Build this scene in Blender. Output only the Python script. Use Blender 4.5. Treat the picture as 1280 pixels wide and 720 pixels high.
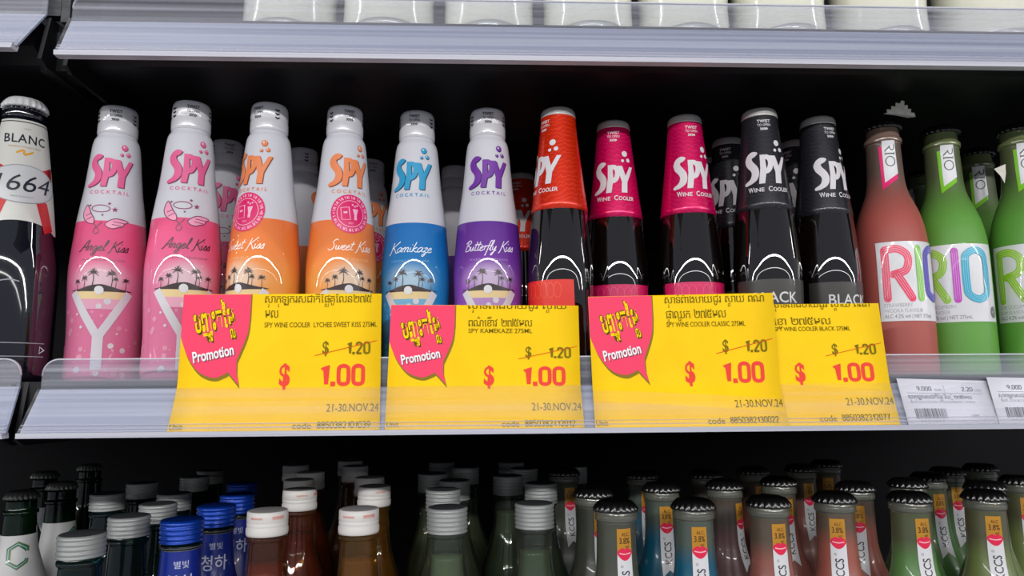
import bpy, bmesh, math, random
from mathutils import Vector, Matrix
from mathutils.geometry import tessellate_polygon

for o in list(bpy.data.objects):
    bpy.data.objects.remove(o)
SC = bpy.context.scene
COL = SC.collection
R = math.radians
ZS = 0.976                       # slight squat of the middle shelf's bottles
EYE = 1.30                       # height of the camera above the floor

# ------------------------------------------------------------------ camera
cam_data = bpy.data.cameras.new('camera')
cam_data.sensor_width = 36.0
cam_data.lens = 36.0 * 900 / 1280
cam_data.clip_start = 0.02
cam = bpy.data.objects.new('camera', cam_data)
COL.objects.link(cam)
CAM_R = Matrix.Rotation(R(-2.5), 3, 'Z') @ Matrix.Rotation(R(97.5), 3, 'X') @ Matrix.Rotation(R(-0.4), 3, 'Z')
cam.matrix_world = Matrix.Translation((0, 0, EYE)) @ CAM_R.to_4x4()
SC.camera = cam

# ------------------------------------------------------------------ light
world = bpy.data.worlds.new('shop_light')
SC.world = world
world.use_nodes = True
wbg = world.node_tree.nodes['Background']
wbg.inputs[0].default_value = (0.80, 0.86, 1.0, 1)
wbg.inputs[1].default_value = 0.31


def lamp_row(name, y, z, width, power, aim, length=9.0, colour=(1.0, 0.98, 0.96), x=0.1):
    """a row of ceiling tubes running along the aisle, parallel to the shelf"""
    d = bpy.data.lights.new(name, 'AREA')
    d.shape = 'RECTANGLE'
    d.size = length
    d.size_y = width
    d.energy = power
    d.color = colour
    o = bpy.data.objects.new(name, d)
    COL.objects.link(o)
    o.location = (x, y, EYE + z)
    v = Vector((0.1, 0.55, EYE + 0.08)) - Vector(o.location)
    if not aim:
        v = Vector((0, 0.15, -1))
    o.rotation_euler = v.to_track_quat('-Z', 'Y').to_euler()
    return o


lamp_row('ceiling_tubes_across', -3.75, 1.40, 0.08, 530, True, 30)
lamp_row('ceiling_tubes_near', 0.0, 1.44, 0.03, 40, False, 5.5, x=-3.3)
lamp_row('ceiling_tubes_near', 0.0, 1.44, 0.03, 34, False, 4.5, x=3.8)
lamp_row('ceiling_tubes_far', -7.5, 1.45, 0.06, 60, True, 30)

vs = SC.view_settings
vs.view_transform = 'Standard'
vs.look = 'None'
vs.exposure = 0.12
vs.gamma = 1.0
vs.use_curve_mapping = False


def ray(px, py):
    return CAM_R @ Vector(((px - 640) / 900, -(py - 360) / 900, -1.0))


def at(px, py, y):
    """point of the photograph's pixel at depth y (z counted from the eye level)"""
    d = ray(px, py)
    return d * (y / d.y)


def stand(px, py, z):
    """where a bottle whose cap top lies z above the eye level stands: (x, y)"""
    d = ray(px, py)
    return d.x * z / d.z, d.y * z / d.z


# ------------------------------------------------------------------ materials
def lin(c):
    return tuple((v / 255 / 12.92) if v <= 10 else ((v / 255 + 0.055) / 1.055) ** 2.4 for v in c) + (1.0,)


MATS = {}


def mat(name, rgb=(200, 200, 200), rough=0.4, metal=0.0, coat=0.0, spec=0.5, alpha=1.0):
    if name in MATS:
        return MATS[name]
    m = bpy.data.materials.new(name)
    m.use_nodes = True
    b = m.node_tree.nodes['Principled BSDF']
    b.inputs['Base Color'].default_value = lin(rgb)
    b.inputs['Roughness'].default_value = rough
    b.inputs['Metallic'].default_value = metal
    b.inputs['Coat Weight'].default_value = coat
    b.inputs['Coat Roughness'].default_value = 0.008
    b.inputs['Specular IOR Level'].default_value = spec
    b.inputs['Alpha'].default_value = alpha
    MATS[name] = m
    return m


def ink(*rgb, gloss=0.3):
    return mat('ink_%d_%d_%d' % rgb, rgb, gloss, coat=0.25)


def nd(m, t, **kw):
    n = m.node_tree.nodes.new(t)
    for k, v in kw.items():
        setattr(n, k, v)
    return n


def noise_tint(m, rgb_a, rgb_b, scale, stretch=(1, 1, 1), detail=3.0, rough_var=None):
    """mottled base colour (object space)"""
    t = m.node_tree
    b = t.nodes['Principled BSDF']
    tc = nd(m, 'ShaderNodeTexCoord')
    mp = nd(m, 'ShaderNodeMapping')
    mp.inputs['Scale'].default_value = stretch
    no = nd(m, 'ShaderNodeTexNoise')
    no.inputs['Scale'].default_value = scale
    no.inputs['Detail'].default_value = detail
    cr = nd(m, 'ShaderNodeValToRGB')
    cr.color_ramp.elements[0].color = lin(rgb_a)
    cr.color_ramp.elements[1].color = lin(rgb_b)
    cr.color_ramp.elements[0].position = 0.3
    cr.color_ramp.elements[1].position = 0.7
    t.links.new(tc.outputs['Object'], mp.inputs[0])
    t.links.new(mp.outputs[0], no.inputs[0])
    t.links.new(no.outputs['Fac'], cr.inputs[0])
    t.links.new(cr.outputs[0], b.inputs['Base Color'])
    return m


def height_mat(name, stops, rough=0.4, coat=0.3, halo=None, spec=0.5, sub=0.0):
    """base colour laid over the height of the bottle (object z); halo = pale printed glow (rgb, y, z, radius)"""
    if name in MATS:
        return MATS[name]
    m = mat(name, (200, 200, 200), rough, coat=coat, spec=spec)
    t = m.node_tree
    b = t.nodes['Principled BSDF']
    tc = nd(m, 'ShaderNodeTexCoord')
    sp = nd(m, 'ShaderNodeSeparateXYZ')
    t.links.new(tc.outputs['Object'], sp.inputs[0])
    mr = nd(m, 'ShaderNodeMapRange')
    z0, z1 = stops[0][0], stops[-1][0]
    mr.inputs[1].default_value = z0
    mr.inputs[2].default_value = z1
    t.links.new(sp.outputs[2], mr.inputs[0])
    cr = nd(m, 'ShaderNodeValToRGB')
    el = cr.color_ramp.elements
    el[0].position, el[0].color = 0.0, lin(stops[0][1])
    el[1].position, el[1].color = 1.0, lin(stops[-1][1])
    for z, c in stops[1:-1]:
        e = el.new((z - z0) / (z1 - z0))
        e.color = lin(c)
    t.links.new(mr.outputs[0], cr.inputs[0])
    src = cr.outputs[0]
    if halo:
        rgb, hy, hz, hr = halo
        mp = nd(m, 'ShaderNodeMapping')
        mp.vector_type = 'POINT'
        mp.inputs['Location'].default_value = (0, 0, -hz / (hr * 0.7))
        mp.inputs['Scale'].default_value = (1 / hr, 0, 1 / (hr * 0.7))
        ln = nd(m, 'ShaderNodeVectorMath', operation='LENGTH')
        t.links.new(tc.outputs['Object'], mp.inputs[0])
        t.links.new(mp.outputs[0], ln.inputs[0])
        m2 = nd(m, 'ShaderNodeMapRange', interpolation_type='SMOOTHSTEP')
        m2.inputs[1].default_value = 1.0
        m2.inputs[2].default_value = 0.15
        m2.inputs[3].default_value = 0.0
        m2.inputs[4].default_value = 0.9
        t.links.new(ln.outputs['Value'], m2.inputs[0])
        mx = nd(m, 'ShaderNodeMixRGB')
        mx.inputs[2].default_value = lin(rgb)
        t.links.new(m2.outputs[0], mx.inputs[0])
        t.links.new(src, mx.inputs[1])
        src = mx.outputs[0]
    t.links.new(src, b.inputs['Base Color'])
    if sub:
        b.inputs['Subsurface Weight'].default_value = sub
        b.inputs['Subsurface Radius'].default_value = (0.02, 0.02, 0.02)
        b.inputs['Subsurface Scale'].default_value = 1.0
    return m


def clear_mat(name, tint, veil_rgb, veil, rough=0.08, streak=0.0, ior=1.45):
    """thin clear glass or plastic: tinted see-through, a faint veil of its own and mirror reflections"""
    if name in MATS:
        return MATS[name]
    m = bpy.data.materials.new(name)
    m.use_nodes = True
    t = m.node_tree
    t.nodes.clear()
    out = nd(m, 'ShaderNodeOutputMaterial')
    tr = nd(m, 'ShaderNodeBsdfTransparent')
    tr.inputs[0].default_value = lin(tint)
    df = nd(m, 'ShaderNodeBsdfPrincipled')
    df.inputs['Base Color'].default_value = lin(veil_rgb)
    df.inputs['Roughness'].default_value = 0.35
    mx = nd(m, 'ShaderNodeMixShader')
    mx.inputs[0].default_value = veil
    t.links.new(tr.outputs[0], mx.inputs[1])
    t.links.new(df.outputs[0], mx.inputs[2])
    gl = nd(m, 'ShaderNodeBsdfGlossy')
    gl.inputs['Roughness'].default_value = rough
    gl.inputs[0].default_value = (1, 1, 1, 1)
    fr = nd(m, 'ShaderNodeFresnel')
    ge = nd(m, 'ShaderNodeNewGeometry')
    sw = nd(m, 'ShaderNodeMapRange')          # a thin sheet mirrors alike from both sides
    sw.inputs[3].default_value = ior
    sw.inputs[4].default_value = 1.0 / ior
    t.links.new(ge.outputs['Backfacing'], sw.inputs[0])
    t.links.new(sw.outputs[0], fr.inputs[0])
    m2 = nd(m, 'ShaderNodeMixShader')
    t.links.new(fr.outputs[0], m2.inputs[0])
    t.links.new(mx.outputs[0], m2.inputs[1])
    t.links.new(gl.outputs[0], m2.inputs[2])
    t.links.new(m2.outputs[0], out.inputs[0])
    if streak:
        tc = nd(m, 'ShaderNodeTexCoord')
        mp = nd(m, 'ShaderNodeMapping')
        mp.inputs['Scale'].default_value = (1.2, 40, 190)
        no = nd(m, 'ShaderNodeTexNoise')
        no.inputs['Scale'].default_value = 1.0
        no.inputs['Detail'].default_value = 4.0
        mr = nd(m, 'ShaderNodeMapRange')
        mr.inputs[1].default_value = 0.38
        mr.inputs[2].default_value = 0.72
        mr.inputs[3].default_value = veil
        mr.inputs[4].default_value = veil + streak
        t.links.new(tc.outputs['Object'], mp.inputs[0])
        t.links.new(mp.outputs[0], no.inputs[0])
        t.links.new(no.outputs['Fac'], mr.inputs[0])
        t.links.new(mr.outputs[0], mx.inputs[0])
    MATS[name] = m
    return m


BLACK_STEEL = noise_tint(mat('black_steel', (12, 13, 17), 0.45, spec=0.3), (9, 10, 13), (15, 16, 21), 30)
DARK_WALL = noise_tint(mat('back_panel', (10, 11, 16), 0.6, spec=0.12), (4, 5, 8), (8, 9, 13), 8)
GREY_STEEL = noise_tint(mat('grey_steel', (60, 62, 66), 0.4, metal=0.4), (48, 50, 54), (72, 74, 78), 60, (1, 1, 8))
RAIL_GREY = noise_tint(mat('rail_grey', (148, 155, 178), 0.4, coat=0.3), (130, 138, 164), (178, 184, 204), 1.0, (1.5, 60, 330), 5.0)
RAIL_EDGE = noise_tint(mat('rail_edge', (190, 190, 205), 0.45, coat=0.1), (170, 172, 186), (212, 212, 224), 1.0, (2, 60, 500), 3.0)
CLEAR = clear_mat('clear_plastic', (242, 244, 250), (226, 228, 238), 0.06, 0.10, streak=0.22)
CLEAR_STRIP = clear_mat('clear_strip', (254, 254, 255), (244, 244, 248), 0.03, 0.10, streak=0.07)
RIB_CLEAR = clear_mat('clear_rib', (250, 250, 252), (240, 240, 248), 0.32, 0.12)
CLEAR_EDGE = clear_mat('clear_plastic_edge', (235, 238, 245), (235, 236, 245), 0.6, 0.1)


# ------------------------------------------------------------------ objects and their names
def put(o, parent=None, label=None, cat=None, group=None, kind=None):
    COL.objects.link(o)
    if parent:
        o.parent = parent
    if label:
        o['label'] = label
    if cat:
        o['category'] = cat
    if group:
        o['group'] = group
    if kind:
        o['kind'] = kind
    return o


PLACED = []


def clear_spot(x, y, z, r):
    """push a standing spot away from the front until it touches no bottle of its shelf"""
    k = x / y
    while any(abs(q[2] - z) < 0.02 and math.hypot(k * y - q[0], y - q[1]) < r + q[3] + 0.0006 for q in PLACED):
        y += 0.002
    PLACED.append((k * y, y, z, r))
    return k * y, y


def face(loc, turn):
    """rotation that turns a bottle's front towards the aisle's viewer plus turn"""
    return math.atan2(-loc[0], loc[1]) + turn


def thing(name, loc, label, cat, group=None, rz=0.0):
    o = bpy.data.objects.new(name, None)
    o.empty_display_size = 0.02
    o.location = loc
    o.rotation_euler = (0, 0, face(loc, rz) if cat == 'bottle' else rz)
    if cat == 'bottle' and loc[2] > EYE - 0.05 and loc[2] < EYE + 0.1:
        o.scale = {'cocktail_bottle': (0.945, 0.945, ZS), 'wine_cooler_bottle': (0.95, 0.95, ZS), 'fruit_drink_bottle': (0.90, 0.90, ZS)}.get(name, (0.9, 0.9, ZS))
    if name == 'milky_bottle':
        o.scale = (0.970, 0.970, 1)
    return put(o, None, label, cat, group)


def clone(root, loc, rz, label, group=None):
    r = root.copy()
    COL.objects.link(r)
    r.location = loc
    r.rotation_euler = (0, 0, face(loc, rz))
    r['label'] = label
    if group:
        r['group'] = group
    for ch in list(root.children):
        c = ch.copy()
        COL.objects.link(c)
        c.parent = r
        for g in list(ch.children):
            d = g.copy()
            COL.objects.link(d)
            d.parent = c
    return r


class MB:
    """collects shapes into one mesh with several materials"""

    def __init__(s):
        s.bm = bmesh.new()
        s.mats = []

    def mi(s, m):
        if m not in s.mats:
            s.mats.append(m)
        return s.mats.index(m)

    def lathe(s, prof, m, seg=48, mod=None, cap0=False, cap1=False):
        """prof: (z, r) or (z, r, material)"""
        rings = []
        for p in prof:
            z, r = p[0], p[1]
            ring = []
            for k in range(seg):
                a = 2 * math.pi * k / seg
                rr = r * (mod(a, z) if mod else 1.0)
                ring.append(s.bm.verts.new((rr * math.sin(a), -rr * math.cos(a), z)))
            rings.append(ring)
        for i in range(len(prof) - 1):
            mm = s.mi(prof[i][2] if len(prof[i]) > 2 else m)
            for k in range(seg):
                f = s.bm.faces.new((rings[i][k], rings[i][(k + 1) % seg], rings[i + 1][(k + 1) % seg], rings[i + 1][k]))
                f.material_index = mm
                f.smooth = True
        if cap0:
            f = s.bm.faces.new(list(reversed(rings[0])))
            f.material_index = s.mi(prof[0][2] if len(prof[0]) > 2 else m)
        if cap1:
            f = s.bm.faces.new(rings[-1])
            f.material_index = s.mi(prof[-1][2] if len(prof[-1]) > 2 else m)
        return s

    def prism(s, quad_rows, m):
        """closed solid from two outlines of equal length (front, back)"""
        a = [s.bm.verts.new(p) for p in quad_rows[0]]
        b = [s.bm.verts.new(p) for p in quad_rows[1]]
        n = len(a)
        mm = s.mi(m)
        fs = [s.bm.faces.new(a), s.bm.faces.new(list(reversed(b)))]
        for i in range(n):
            fs.append(s.bm.faces.new((a[i], b[i], b[(i + 1) % n], a[(i + 1) % n])))
        for f in fs:
            f.material_index = mm
        return s

    def box(s, x0, x1, y0, y1, z0, z1, m):
        return s.prism(([(x0, y0, z0), (x1, y0, z0), (x1, y0, z1), (x0, y0, z1)],
                        [(x0, y1, z0), (x1, y1, z0), (x1, y1, z1), (x0, y1, z1)]), m)

    def section(s, x0, x1, prof, m):
        """profile (y, z) drawn along x; x0 / x1 may be functions of (y, z)"""
        f0 = x0 if callable(x0) else (lambda y, z: x0)
        f1 = x1 if callable(x1) else (lambda y, z: x1)
        return s.prism(([(f0(y, z), y, z) for y, z in prof], [(f1(y, z), y, z) for y, z in prof]), m)

    def art(s, a, fn, du=0.002, dv=0.005, clip=None):
        """wrap flat artwork on a surface: fn(u, v, off) -> point"""
        bm = a.bm
        mid = {}
        if not bm.verts:
            return s
        us = [v.co.x for v in bm.verts]
        vs_ = [v.co.y for v in bm.verts]
        if clip:
            for co, no in clip:
                bmesh.ops.bisect_plane(bm, geom=bm.verts[:] + bm.edges[:] + bm.faces[:], plane_co=co, plane_no=no, clear_outer=True)
        if du:
            k = math.ceil(min(us) / du)
            while k * du < max(us):
                bmesh.ops.bisect_plane(bm, geom=bm.verts[:] + bm.edges[:] + bm.faces[:], plane_co=(k * du, 0, 0), plane_no=(1, 0, 0), dist=1e-7)
                k += 1
        if dv:
            k = math.ceil(min(vs_) / dv)
            while k * dv < max(vs_):
                bmesh.ops.bisect_plane(bm, geom=bm.verts[:] + bm.edges[:] + bm.faces[:], plane_co=(0, k * dv, 0), plane_no=(0, 1, 0), dist=1e-7)
                k += 1
        nv = {}
        for v in bm.verts:
            nv[v] = s.bm.verts.new(fn(v.co.x, v.co.y, v.co.z))
        for f in bm.faces:
            try:
                g = s.bm.faces.new([nv[v] for v in f.verts])
            except ValueError:
                continue
            g.material_index = s.mi(a.mats[f.material_index])
            g.smooth = du < 0.01
        bm.free()
        return s

    def build(s, name, parent=None, recalc=True, **kw):
        if recalc:
            bmesh.ops.recalc_face_normals(s.bm, faces=s.bm.faces[:])
        me = bpy.data.meshes.new(name)
        s.bm.to_mesh(me)
        s.bm.free()
        for m in s.mats:
            me.materials.append(m)
        return put(bpy.data.objects.new(name, me), parent, **kw)


# ------------------------------------------------------------------ flat artwork
def smooth(pts, n=6, closed=False):
    P = [Vector(p) for p in pts]
    if len(P) < 3:
        return P
    out = []
    N = len(P)
    rng = range(N if closed else N - 1)
    for i in rng:
        p1, p2 = P[i], P[(i + 1) % N]
        p0 = P[i - 1] if (closed or i > 0) else p1 * 2 - p2
        p3 = P[(i + 2) % N] if (closed or i + 2 < N) else p2 * 2 - p1
        for k in range(n):
            t = k / n
            out.append(0.5 * ((2 * p1) + (p2 - p0) * t + (2 * p0 - 5 * p1 + 4 * p2 - p3) * t * t + (3 * p1 - p0 - 3 * p2 + p3) * t ** 3))
    if not closed:
        out.append(P[-1])
    return out


TEXT_CACHE = {}


def text_mesh(s, bold=0.0, spacing=1.0, res=3):
    key = (s, bold, spacing, res)
    if key in TEXT_CACHE:
        return TEXT_CACHE[key]
    cu = bpy.data.curves.new('lettering', 'FONT')
    cu.body = s
    cu.size = 1.0
    cu.offset = bold
    cu.space_character = spacing
    cu.resolution_u = res
    o = bpy.data.objects.new('lettering', cu)
    COL.objects.link(o)
    ev = o.evaluated_get(bpy.context.evaluated_depsgraph_get())
    me = ev.to_mesh()
    V = [(v.co.x, v.co.y) for v in me.vertices]
    Fc = [tuple(p.vertices) for p in me.polygons]
    ev.to_mesh_clear()
    bpy.data.objects.remove(o)
    bpy.data.curves.remove(cu)
    TEXT_CACHE[key] = (V, Fc)
    return V, Fc


KH_BELOW = set('ុូួ')
KH_ABOVE = set('ិីឹឺំ់៌៏័៍')
KH_PRE = set('េែៃ')


def khmer(s, bold=0.0):
    """place Khmer letters one by one: (V, F) with 1.0 = em"""
    V, Fc = [], []
    pen = 0.0

    def add(ch, x, sc=1.0, dy=0.0, centre=False):
        v, f = text_mesh(ch, bold)
        if not v:
            return 0.0
        x0 = min(p[0] for p in v)
        x1 = max(p[0] for p in v)
        off = x - x0 * sc if not centre else x - (x0 + x1) / 2 * sc
        n = len(V)
        V.extend([(p[0] * sc + off, p[1] * sc + dy) for p in v])
        Fc.extend([tuple(i + n for i in t) for t in f])
        return (x1 - x0) * sc

    i = 0
    while i < len(s):
        ch = s[i]
        if ch == ' ':
            pen += 0.3
            i += 1
            continue
        subs, marks = [], []
        j = i + 1
        while j < len(s):
            if s[j] == '្' and j + 1 < len(s):
                subs.append(s[j + 1])
                j += 2
            elif s[j] in KH_BELOW or s[j] in KH_ABOVE or s[j] in KH_PRE or s[j] in 'ាះៅោៀ':
                marks.append(s[j])
                j += 1
            else:
                break
        for k in marks:
            if k in KH_PRE:
                pen += add(k, pen) + 0.06
            if k in 'ៅោៀ':
                pen += add('េ', pen) + 0.06
        w = add(ch, pen)
        cx = pen + w / 2
        for q, k in enumerate(subs):
            add(k, cx, 0.52, -0.40, True)
        for k in marks:
            if k in KH_BELOW:
                add(k, cx + (w * 0.3 if subs else 0), 1.0, -0.1 if subs else 0.0, True)
            elif k in KH_ABOVE:
                add(k, cx, 1.0, 0.0, True)
            elif k == 'ៀ':
                add('ី', cx, 1.0, 0.0, True)
        pen += w + 0.08
        for k in marks:
            if k in 'ាៅោៀ':
                pen += add('ា', pen - 0.12) - 0.04
            elif k == 'ះ':
                pen += add('ះ', pen) + 0.08
        i = j
    return V, Fc


SCRIPT = {
    'a': (1.1, [[(.85, .85), (.5, 1), (.1, .6), (.15, .1), (.5, .05), (.85, .7), (.9, .95), (.85, .2), (1.1, .1)]]),
    'n': (.9, [[(0, .9), (.1, .5), (.05, 0)], [(.08, .5), (.4, 1), (.65, .8), (.6, .1), (.85, .1)]]),
    'g': (1.0, [[(.8, .85), (.45, 1), (.1, .6), (.2, .1), (.55, .1), (.8, .8), (.8, -.5), (.5, -1), (.2, -.7), (.6, -.2), (1, .15)]]),
    'e': (.85, [[(.05, .45), (.5, .6), (.65, .85), (.4, 1), (.1, .6), (.15, .1), (.5, 0), (.85, .25)]]),
    'l': (.6, [[(0, .2), (.4, 1.3), (.5, 2.1), (.3, 2.1), (.2, 1), (.25, .1), (.6, .1)]]),
    'i': (.5, [[(.1, .95), (.1, .2), (.35, .05), (.5, .15)], [(.2, 1.5), (.28, 1.6)]]),
    's': (.75, [[(0, .1), (.45, 1.0), (.6, .5), (.5, .05), (.15, .05)], [(.5, .05), (.75, .12)]]),
    'w': (1.25, [[(0, .95), (.1, .2), (.4, .1), (.6, .9), (.65, .2), (.95, .15), (1.2, 1.0)]]),
    't': (.65, [[(.35, 1.9), (.2, .3), (.4, .05), (.7, .2)], [(-.15, 1.25), (.8, 1.35)]]),
    'm': (1.4, [[(0, .9), (.1, .5), (.05, 0)], [(.08, .5), (.35, 1), (.55, .8), (.5, 0)], [(.53, .5), (.85, 1), (1.1, .8), (1.05, .1), (1.35, .1)]]),
    'k': (.95, [[(.3, 2.1), (.05, 0)], [(.75, 1), (.15, .5), (.8, 0), (1, .1)]]),
    'z': (.85, [[(.05, .9), (.7, .95), (.1, .05), (.4, .15), (.6, -.3), (.3, -.9), (.1, -.6), (.9, .1)]]),
    'u': (.9, [[(0, .95), (.05, .2), (.35, .05), (.65, .9), (.65, .15), (.9, .1)]]),
    'r': (.65, [[(0, .8), (.2, 1), (.15, .1)], [(.17, .7), (.5, 1), (.65, .85)]]),
    'f': (.6, [[(.7, 2.0), (.45, 2.1), (.3, 1.2), (.15, -.8), (0, -1)], [(-.1, 1.0), (.75, 1.05)]]),
    'y': (.9, [[(0, .95), (.1, .3), (.4, .15), (.7, .95), (.6, 0), (.3, -.9), (.05, -.8), (.5, -.2), (.95, .2)]]),
    'A': (1.45, [[(-.3, -.2), (.1, .2), (1.1, 2.2), (1.15, 0)], [(.2, .7), (1.4, .8)]]),
    'K': (1.35, [[(.3, 2.1), (.1, 0), (-.2, -.5)], [(1.5, 2.3), (.3, .9), (.6, .9), (1.3, -.1), (1.6, .1)]]),
    'S': (1.35, [[(1.4, 2.0), (1.0, 2.2), (.5, 1.7), (.8, 1.1), (.9, .4), (.4, -.1), (-.2, .2)]]),
    'B': (1.3, [[(.35, 2.0), (.1, 0)], [(-.2, 1.6), (.6, 2.2), (1.1, 1.8), (.5, 1.15), (1.1, .8), (.9, .1), (.1, 0)]]),
    ' ': (.9, []),
}
LAYER = 0.00007


class Art:
    """flat artwork: x = along the surface, y = up, z = lift above the surface"""

    def __init__(s):
        s.bm = bmesh.new()
        s.mats = []

    def mi(s, m):
        if m not in s.mats:
            s.mats.append(m)
        return s.mats.index(m)

    def tris(s, V, Fc, m, layer):
        mm = s.mi(m)
        vv = [s.bm.verts.new((p[0], p[1], layer * LAYER)) for p in V]
        for f in Fc:
            try:
                g = s.bm.faces.new([vv[i] for i in f])
                g.material_index = mm
            except ValueError:
                pass
        return s

    def poly(s, pts, m, layer=1, sm=0):
        P = smooth(pts, sm, True) if sm else [Vector(p) for p in pts]
        P = [Vector((p[0], p[1])) for p in P]
        t = tessellate_polygon([[Vector((p.x, p.y, 0)) for p in P]])
        return s.tris(P, t, m, layer)

    def disc(s, x, y, r, m, layer=1, n=16, ry=None):
        ry = ry or r
        return s.poly([(x + r * math.cos(2 * math.pi * k / n), y + ry * math.sin(2 * math.pi * k / n)) for k in range(n)], m, layer)

    def stroke(s, pts, w, m, layer=1, sm=6, closed=False, w1=None, round_ends=False):
        P = smooth(pts, sm, closed) if sm else [Vector(p) for p in pts]
        n = len(P)
        L, Rr = [], []
        for i in range(n):
            a = P[i - 1] if (i > 0 or closed) else P[i]
            b = P[(i + 1) % n] if (i < n - 1 or closed) else P[i]
            d = b - a
            if d.length < 1e-9:
                d = Vector((1, 0))
            d.normalize()
            k = 1.0
            if not sm and 0 < i < n - 1:
                e = (P[i] - P[i - 1]).normalized()
                k = min(1.8, 1 / max(0.5, abs(e.dot(d))))
            ww = (w if w1 is None else w + (w1 - w) * i / max(1, n - 1)) / 2 * k
            nn = Vector((-d.y, d.x)) * ww
            L.append(P[i] + nn)
            Rr.append(P[i] - nn)
        V = L + Rr
        Fc = []
        for i in range(n if closed else n - 1):
            j = (i + 1) % n
            Fc.append((i, n + i, n + j, j))
        s.tris(V, Fc, m, layer)
        if round_ends and not closed:
            s.disc(P[0].x, P[0].y, w / 2, m, layer, 10)
            s.disc(P[-1].x, P[-1].y, (w1 or w) / 2, m, layer, 10)
        return s

    def place(s, V, Fc, x, y, h, m, layer, align='c', sx=1.0, rot=0.0, shear=0.0, em=0.7, width=None):
        if not V:
            return s
        k = h / em
        x0 = min(p[0] for p in V)
        x1 = max(p[0] for p in V)
        kx = k * sx if width is None else width / (x1 - x0)
        o = {'c': (x0 + x1) / 2, 'l': x0, 'r': x1}[align]
        c, sn = math.cos(R(rot)), math.sin(R(rot))
        out = []
        for p in V:
            a, b = (p[0] - o) * kx + p[1] * k * shear, p[1] * k
            out.append((x + a * c - b * sn, y + a * sn + b * c))
        return s.tris(out, Fc, m, layer)

    def text(s, t, x, y, h, m, layer=2, bold=0.0, spacing=1.0, **kw):
        V, Fc = text_mesh(t, bold, spacing)
        return s.place(V, Fc, x, y, h, m, layer, **kw)

    def khmer(s, t, x, y, h, m, layer=2, **kw):
        V, Fc = khmer(t)
        return s.place(V, Fc, x, y, h, m, layer, em=0.6, **kw)

    def script(s, t, x, y, xh, w, m, layer=3, slant=0.45, width=None):
        adv = sum(SCRIPT[c][0] for c in t)
        kx = xh if width is None else width / adv
        pen = -adv / 2
        for c in t:
            a, st = SCRIPT[c]
            for pl in st:
                s.stroke([(x + (p[0] + pen) * kx + p[1] * slant * xh * 0.8, y + p[1] * xh) for p in pl], w, m, layer, 5)
            pen += a
        return s


def radius_fn(prof):
    P = sorted([(p[0], p[1]) for p in prof])

    def r(z):
        if z <= P[0][0]:
            return P[0][1]
        for i in range(len(P) - 1):
            if P[i][0] <= z <= P[i + 1][0]:
                d = P[i + 1][0] - P[i][0]
                return P[i][1] if d < 1e-9 else P[i][1] + (P[i + 1][1] - P[i][1]) * (z - P[i][0]) / d
        return P[-1][1]
    return r


def wrap(rf, lift=0.00012, turn=0.0):
    def fn(u, v, off):
        r = rf(v)
        t = u / max(r, 0.004) + turn
        rr = r + lift + off
        return (rr * math.sin(t), -rr * math.cos(t), v)
    return fn


def fine(prof, n=4):
    """smooth a (z, r) profile"""
    P = smooth([(p[0], p[1]) for p in prof], n)
    return [(p.x, max(0.0001, p.y)) for p in P]


# ------------------------------------------------------------------ the shelves
Z1 = 0.003                       # top of the middle shelf above eye level
Z2 = 0.272                       # top of the upper shelf
Z0 = -0.330                      # top of the lower shelf
YB, YF, YR = 0.500, 0.516, 0.5185   # depth of the rail's bottom edge, its fold, the upright lip
BACK = 1.32


def e(z):
    return z + EYE


FLOOR_M = noise_tint(mat('floor_tile', (150, 148, 144), 0.35), (140, 138, 134), (160, 158, 154), 2)
CEIL_M = noise_tint(mat('ceiling_panel', (70, 70, 72), 0.8), (66, 66, 68), (74, 74, 76), 3)
MB().box(-3, 3, -2.2, BACK + 0.04, -0.05, 0.0, FLOOR_M).build('floor', kind='structure')
MB().box(-3, 3, -2.2, BACK + 0.04, 3.0, 3.05, CEIL_M).build('ceiling', kind='structure')
wall = MB().box(-3, 3, BACK, BACK + 0.04, 0.0, 2.4, DARK_WALL).build('wall_back', kind='structure')


def lerp_x(bot, fold, zb, zf):
    def f(y, z):
        t = (z - e(zb)) / (zf - zb)
        return bot + (fold - bot) * max(0.0, min(1.0, t))
    return f


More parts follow.
